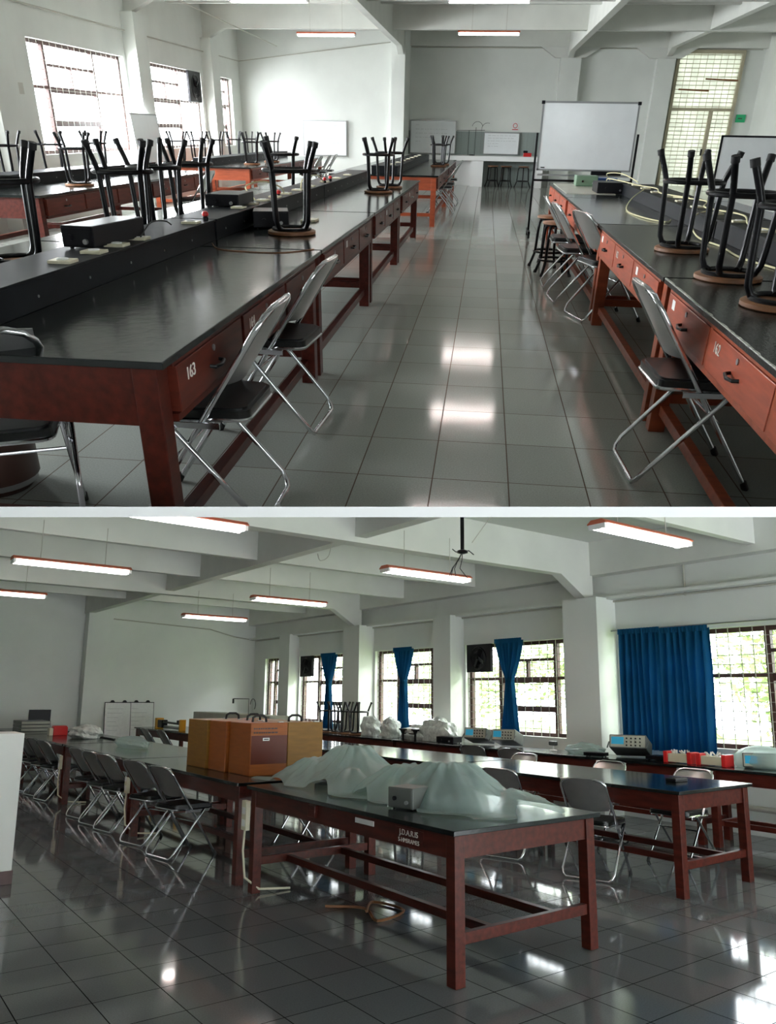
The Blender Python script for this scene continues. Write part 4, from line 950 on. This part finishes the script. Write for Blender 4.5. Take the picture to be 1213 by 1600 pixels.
# flip charts on back wall
for i, (x, lb) in enumerate([(5.25, 'left one of two paper boards by the end column'), (5.83, 'right one of two paper boards on the end wall')]):
    t = thing('flip_board', lb, 'board', (x, 16.75 if i == 0 else 16.95, .25)); t.rotation_euler = (-.10, 0, 0)
    MB().box(-.27, .27, -.01, .01, 0, 1.03).build('paper_sheet', 'paper', t); m = MB(); m.box(-.28, -.27, -.014, .014, 0, 1.04); m.box(.27, .28, -.014, .014, 0, 1.04); m.box(-.28, .28, -.014, .014, 1.03, 1.045); m.build('frame', 'steel', t)
    for dx in (-.12, .14): MB().prism([(dx-.05, 1.045), (dx+.05, 1.045), (dx+.02, 1.085), (dx-.02, 1.085)], 'y', -.02, .02).build('clip', 'steel', t)
    mk = MB(); rnd = random.Random(i)
    for r in range(6): mk.box(-.22, -.22+.12+.26*rnd.random(), -.0115, -.010, .9-r*.09, .905-r*.09)
    mk.build('faint_writing', 'alu', t)

# -------- folding chairs of room B
CB = [(2.93, 7.22, -PI/2, 'folding chair nearest the camera in the left row'), (2.93, 7.98, -PI/2+.04, 'second folding chair from the near end of the left row'),
      (2.91, 8.86, -PI/2, 'third folding chair of the left row, past the second leg pair'), (2.89, 9.38, -PI/2, 'fourth folding chair of the left row'), (2.90, 9.98, -PI/2, 'fifth folding chair of the left row'),
      (2.91, 11.80, -PI/2, 'sixth folding chair of the left row'), (2.90, 12.40, -PI/2, 'seventh folding chair of the left row'), (2.89, 13.05, -PI/2, 'eighth folding chair of the left row'), (2.89, 13.8, -PI/2, 'last folding chair at the far left edge of the row'),
      (4.10, 6.9, PI/2, 'folding chair on the far side of the left row, its seat showing past the cases'),
      (5.55, 4.44, -1.25, 'folding chair at the near middle table, closest to the front table corner'), (5.56, 5.46, -1.25, 'folding chair at the middle row behind the plastic sheet'),
      (6.70, 4.35, PI/2, 'folding chair on the window side of the near middle table, right one'), (6.72, 5.35, PI/2, 'folding chair on the window side of the near middle table, left one'), (6.72, 6.6, PI/2, 'folding chair on the window side of the middle row, third'),
      (7.69, 7.35, -1.3, 'folding chair at the window tables, right one of the two backs'), (7.69, 8.1, -1.3, 'folding chair at the window tables, left one of the two backs'),
      (5.45, 14.0, -PI/2, 'folding chair at the far middle table, right one'), (5.45, 14.9, -PI/2, 'folding chair at the far middle table, left one')]
for x, y, rz, lb in CB: dup(ch, (x, y, 0), rz+(.2 if x < 2.95 and rz < 0 else 0), lb, 'folding chairs of the lower room').scale = (1, 1, 1)
stb = [o for o in C.objects if o.name.startswith('stool') and not o.parent and o.get('group') == 'upright stools'][0]
for i, (x, y, lb) in enumerate([(5.75, 7.3, 'black stool under the middle row beside the cream strip'), (5.75, 10.6, 'stool under the third middle table'), (5.75, 12.6, 'stool under the far middle table, right one'), (5.75, 13.2, 'stool under the far middle table, left one')]):
    dup(stb, (x, y, 0), .4*i, lb, 'stools under the middle row')

# -------- outside the windows of room B
st(MB().box(9.2, 40, -15, 40, -.8, -.4).build('ground', 'grass'))
def tree(loc, h, r, label, seed, n=1500):
    n = int(n*2.2)
    rnd = random.Random(seed); t = thing('garden_tree', label, 'tree', loc, 0, 'trees outside the windows')
    MB().tube([(0, 0, 0), (.1, .05, h*.4), (-.05, .1, h*.75)], .12, 8, radii=[.16, .11, .05]).build('trunk', 'bark', t, True)
    m = MB(); cl = [(rnd.uniform(-r, r)*.6, rnd.uniform(-r, r)*.6, h*.62+rnd.uniform(-.35, .4)*h*.6) for _ in range(9)]
    for i in range(n):
        c = Vector(cl[i % 9]); d = Vector((rnd.gauss(0, 1), rnd.gauss(0, 1), rnd.gauss(0, .8))); d = d.normalized()*r*.5*rnd.random()**.4; p = c+d
        a = Vector((rnd.gauss(0, 1), rnd.gauss(0, 1), rnd.gauss(0, 1))).normalized(); b = a.orthogonal(); s = .05+.035*rnd.random()
        vs = [m.bm.verts.new(p+v) for v in (a*s*1.4, b*s*.6, -a*s*1.4, -b*s*.6)]; m.bm.faces.new(vs)
    m.build('leaves', 'leaf', t)
for i, (x, y, h, r, n_) in enumerate([(13.5, 3.0, 3.6, 1.6, 900), (15, 6.5, 4.0, 1.9, 1100), (14, 9.8, 3.4, 1.6, 900), (16.5, 13, 4.6, 2.2, 1100), (14.5, 16.5, 3.8, 1.9, 1000), (17, 20, 4.6, 2.3, 1100), (18, 26, 5, 2.6, 1200), (12.5, 7.9, 1.6, .8, 500), (12.3, 12.0, 1.5, .8, 500)]):
    tree((x, y, -.4), h, r, 'green garden tree or shrub seen overexposed through the window grilles', i, n_)

# ================================================================== place rooms, trim at the dividing slab
K1, K2 = 68/F, 52/F
bpy.context.view_layer.update()
for o in list(C.objects):
    if o.parent is None and 'room' in o:
        o.matrix_world = ROOM[o['room']] @ Matrix.LocRotScale(o.location, o.rotation_euler, o.scale)
bpy.context.view_layer.update()
def trim(o, room):
    nc = Vector((0, 1, K1)) if room == 'A' else Vector((0, -1, -K2))
    n = (MCAM.to_3x3() @ nc).normalized(); p0 = MCAM.translation
    inv = o.matrix_world.inverted(); ln = (o.matrix_world.to_3x3().transposed() @ n).normalized(); lp = inv @ p0
    ds = [ln.dot(v.co-lp) for v in o.data.vertices] or [1]
    if min(ds) >= -1e-4: return True
    if max(ds) <= 1e-3: return False
    bm = bmesh.new(); bm.from_mesh(o.data)
    r = bmesh.ops.bisect_plane(bm, geom=bm.verts[:]+bm.edges[:]+bm.faces[:], plane_co=lp, plane_no=ln, clear_inner=True)
    es = [e for e in r['geom_cut'] if isinstance(e, bmesh.types.BMEdge)]
    if es and len(bm.faces) < 20000: bmesh.ops.holes_fill(bm, edges=es, sides=0)
    if not bm.faces: bm.free(); return False
    me = o.data.copy(); bm.to_mesh(me); bm.free(); o.data = me
    return True
def root_of(o):
    while o.parent: o = o.parent
    return o
dead = [o for o in C.objects if o.type == 'MESH' and not trim(o, root_of(o)['room'])]
dset = set(dead)
for o in dead:                                                       # re-hang children of removed parts, then remove
    for c in list(o.children):
        if c not in dset:
            mw = c.matrix_world.copy(); c.parent = o.parent; c.matrix_world = mw
for o in dead: bpy.data.objects.remove(o)
for o in list(C.objects):
    if o.type == 'EMPTY' and not o.children: bpy.data.objects.remove(o)
for o in C.objects:
    if 'room' in o: del o['room']

# dividing slab between the two rooms (white), thickening away from its front edge
def slab(name, pts, mat='white'):
    """pts: list of (X, D, Ytop, Ybottom) in eye coordinates"""
    bm = bmesh.new(); A = [bm.verts.new(MCAM @ Vector((x, yt, -d))) for x, d, yt, yb in pts]; B = [bm.verts.new(MCAM @ Vector((x, yb, -d))) for x, d, yt, yb in pts]
    n = len(pts); bm.faces.new(A); bm.faces.new(B[::-1])
    for k in range(n): bm.faces.new((A[k], A[(k+1) % n], B[(k+1) % n], B[k]))
    bmesh.ops.recalc_face_normals(bm, faces=bm.faces)
    me = bpy.data.meshes.new(name); bm.to_mesh(me); bm.free(); me.materials.append(M[mat]); o = bpy.data.objects.new(name, me); C.objects.link(o); return st(o)
e = 2e-4
slab('trim_1', [(x, d, K1*d-e, K2*d+e) for x, d in ((-9, 1.6), (9, 1.6), (14, 16), (-14, 16))])
for sx in (-1, 1):
    slab('light_seal_side', [(sx*a, d, .052*d+.005, .052*d-.004) for a, d in ((2.8, -8), (2.8, 1.59), (12, 1.59), (12, -8))])  # unseen sheets added on both sides to keep sky light out
slab('light_seal_back', [(a, d, .052*d+.005, .052*d-.004) for a, d in ((-2.8, -8), (-2.8, -1.6), (2.8, -1.6), (2.8, -8))])  # unseen sheet added behind the camera, closing the rooms against sky light
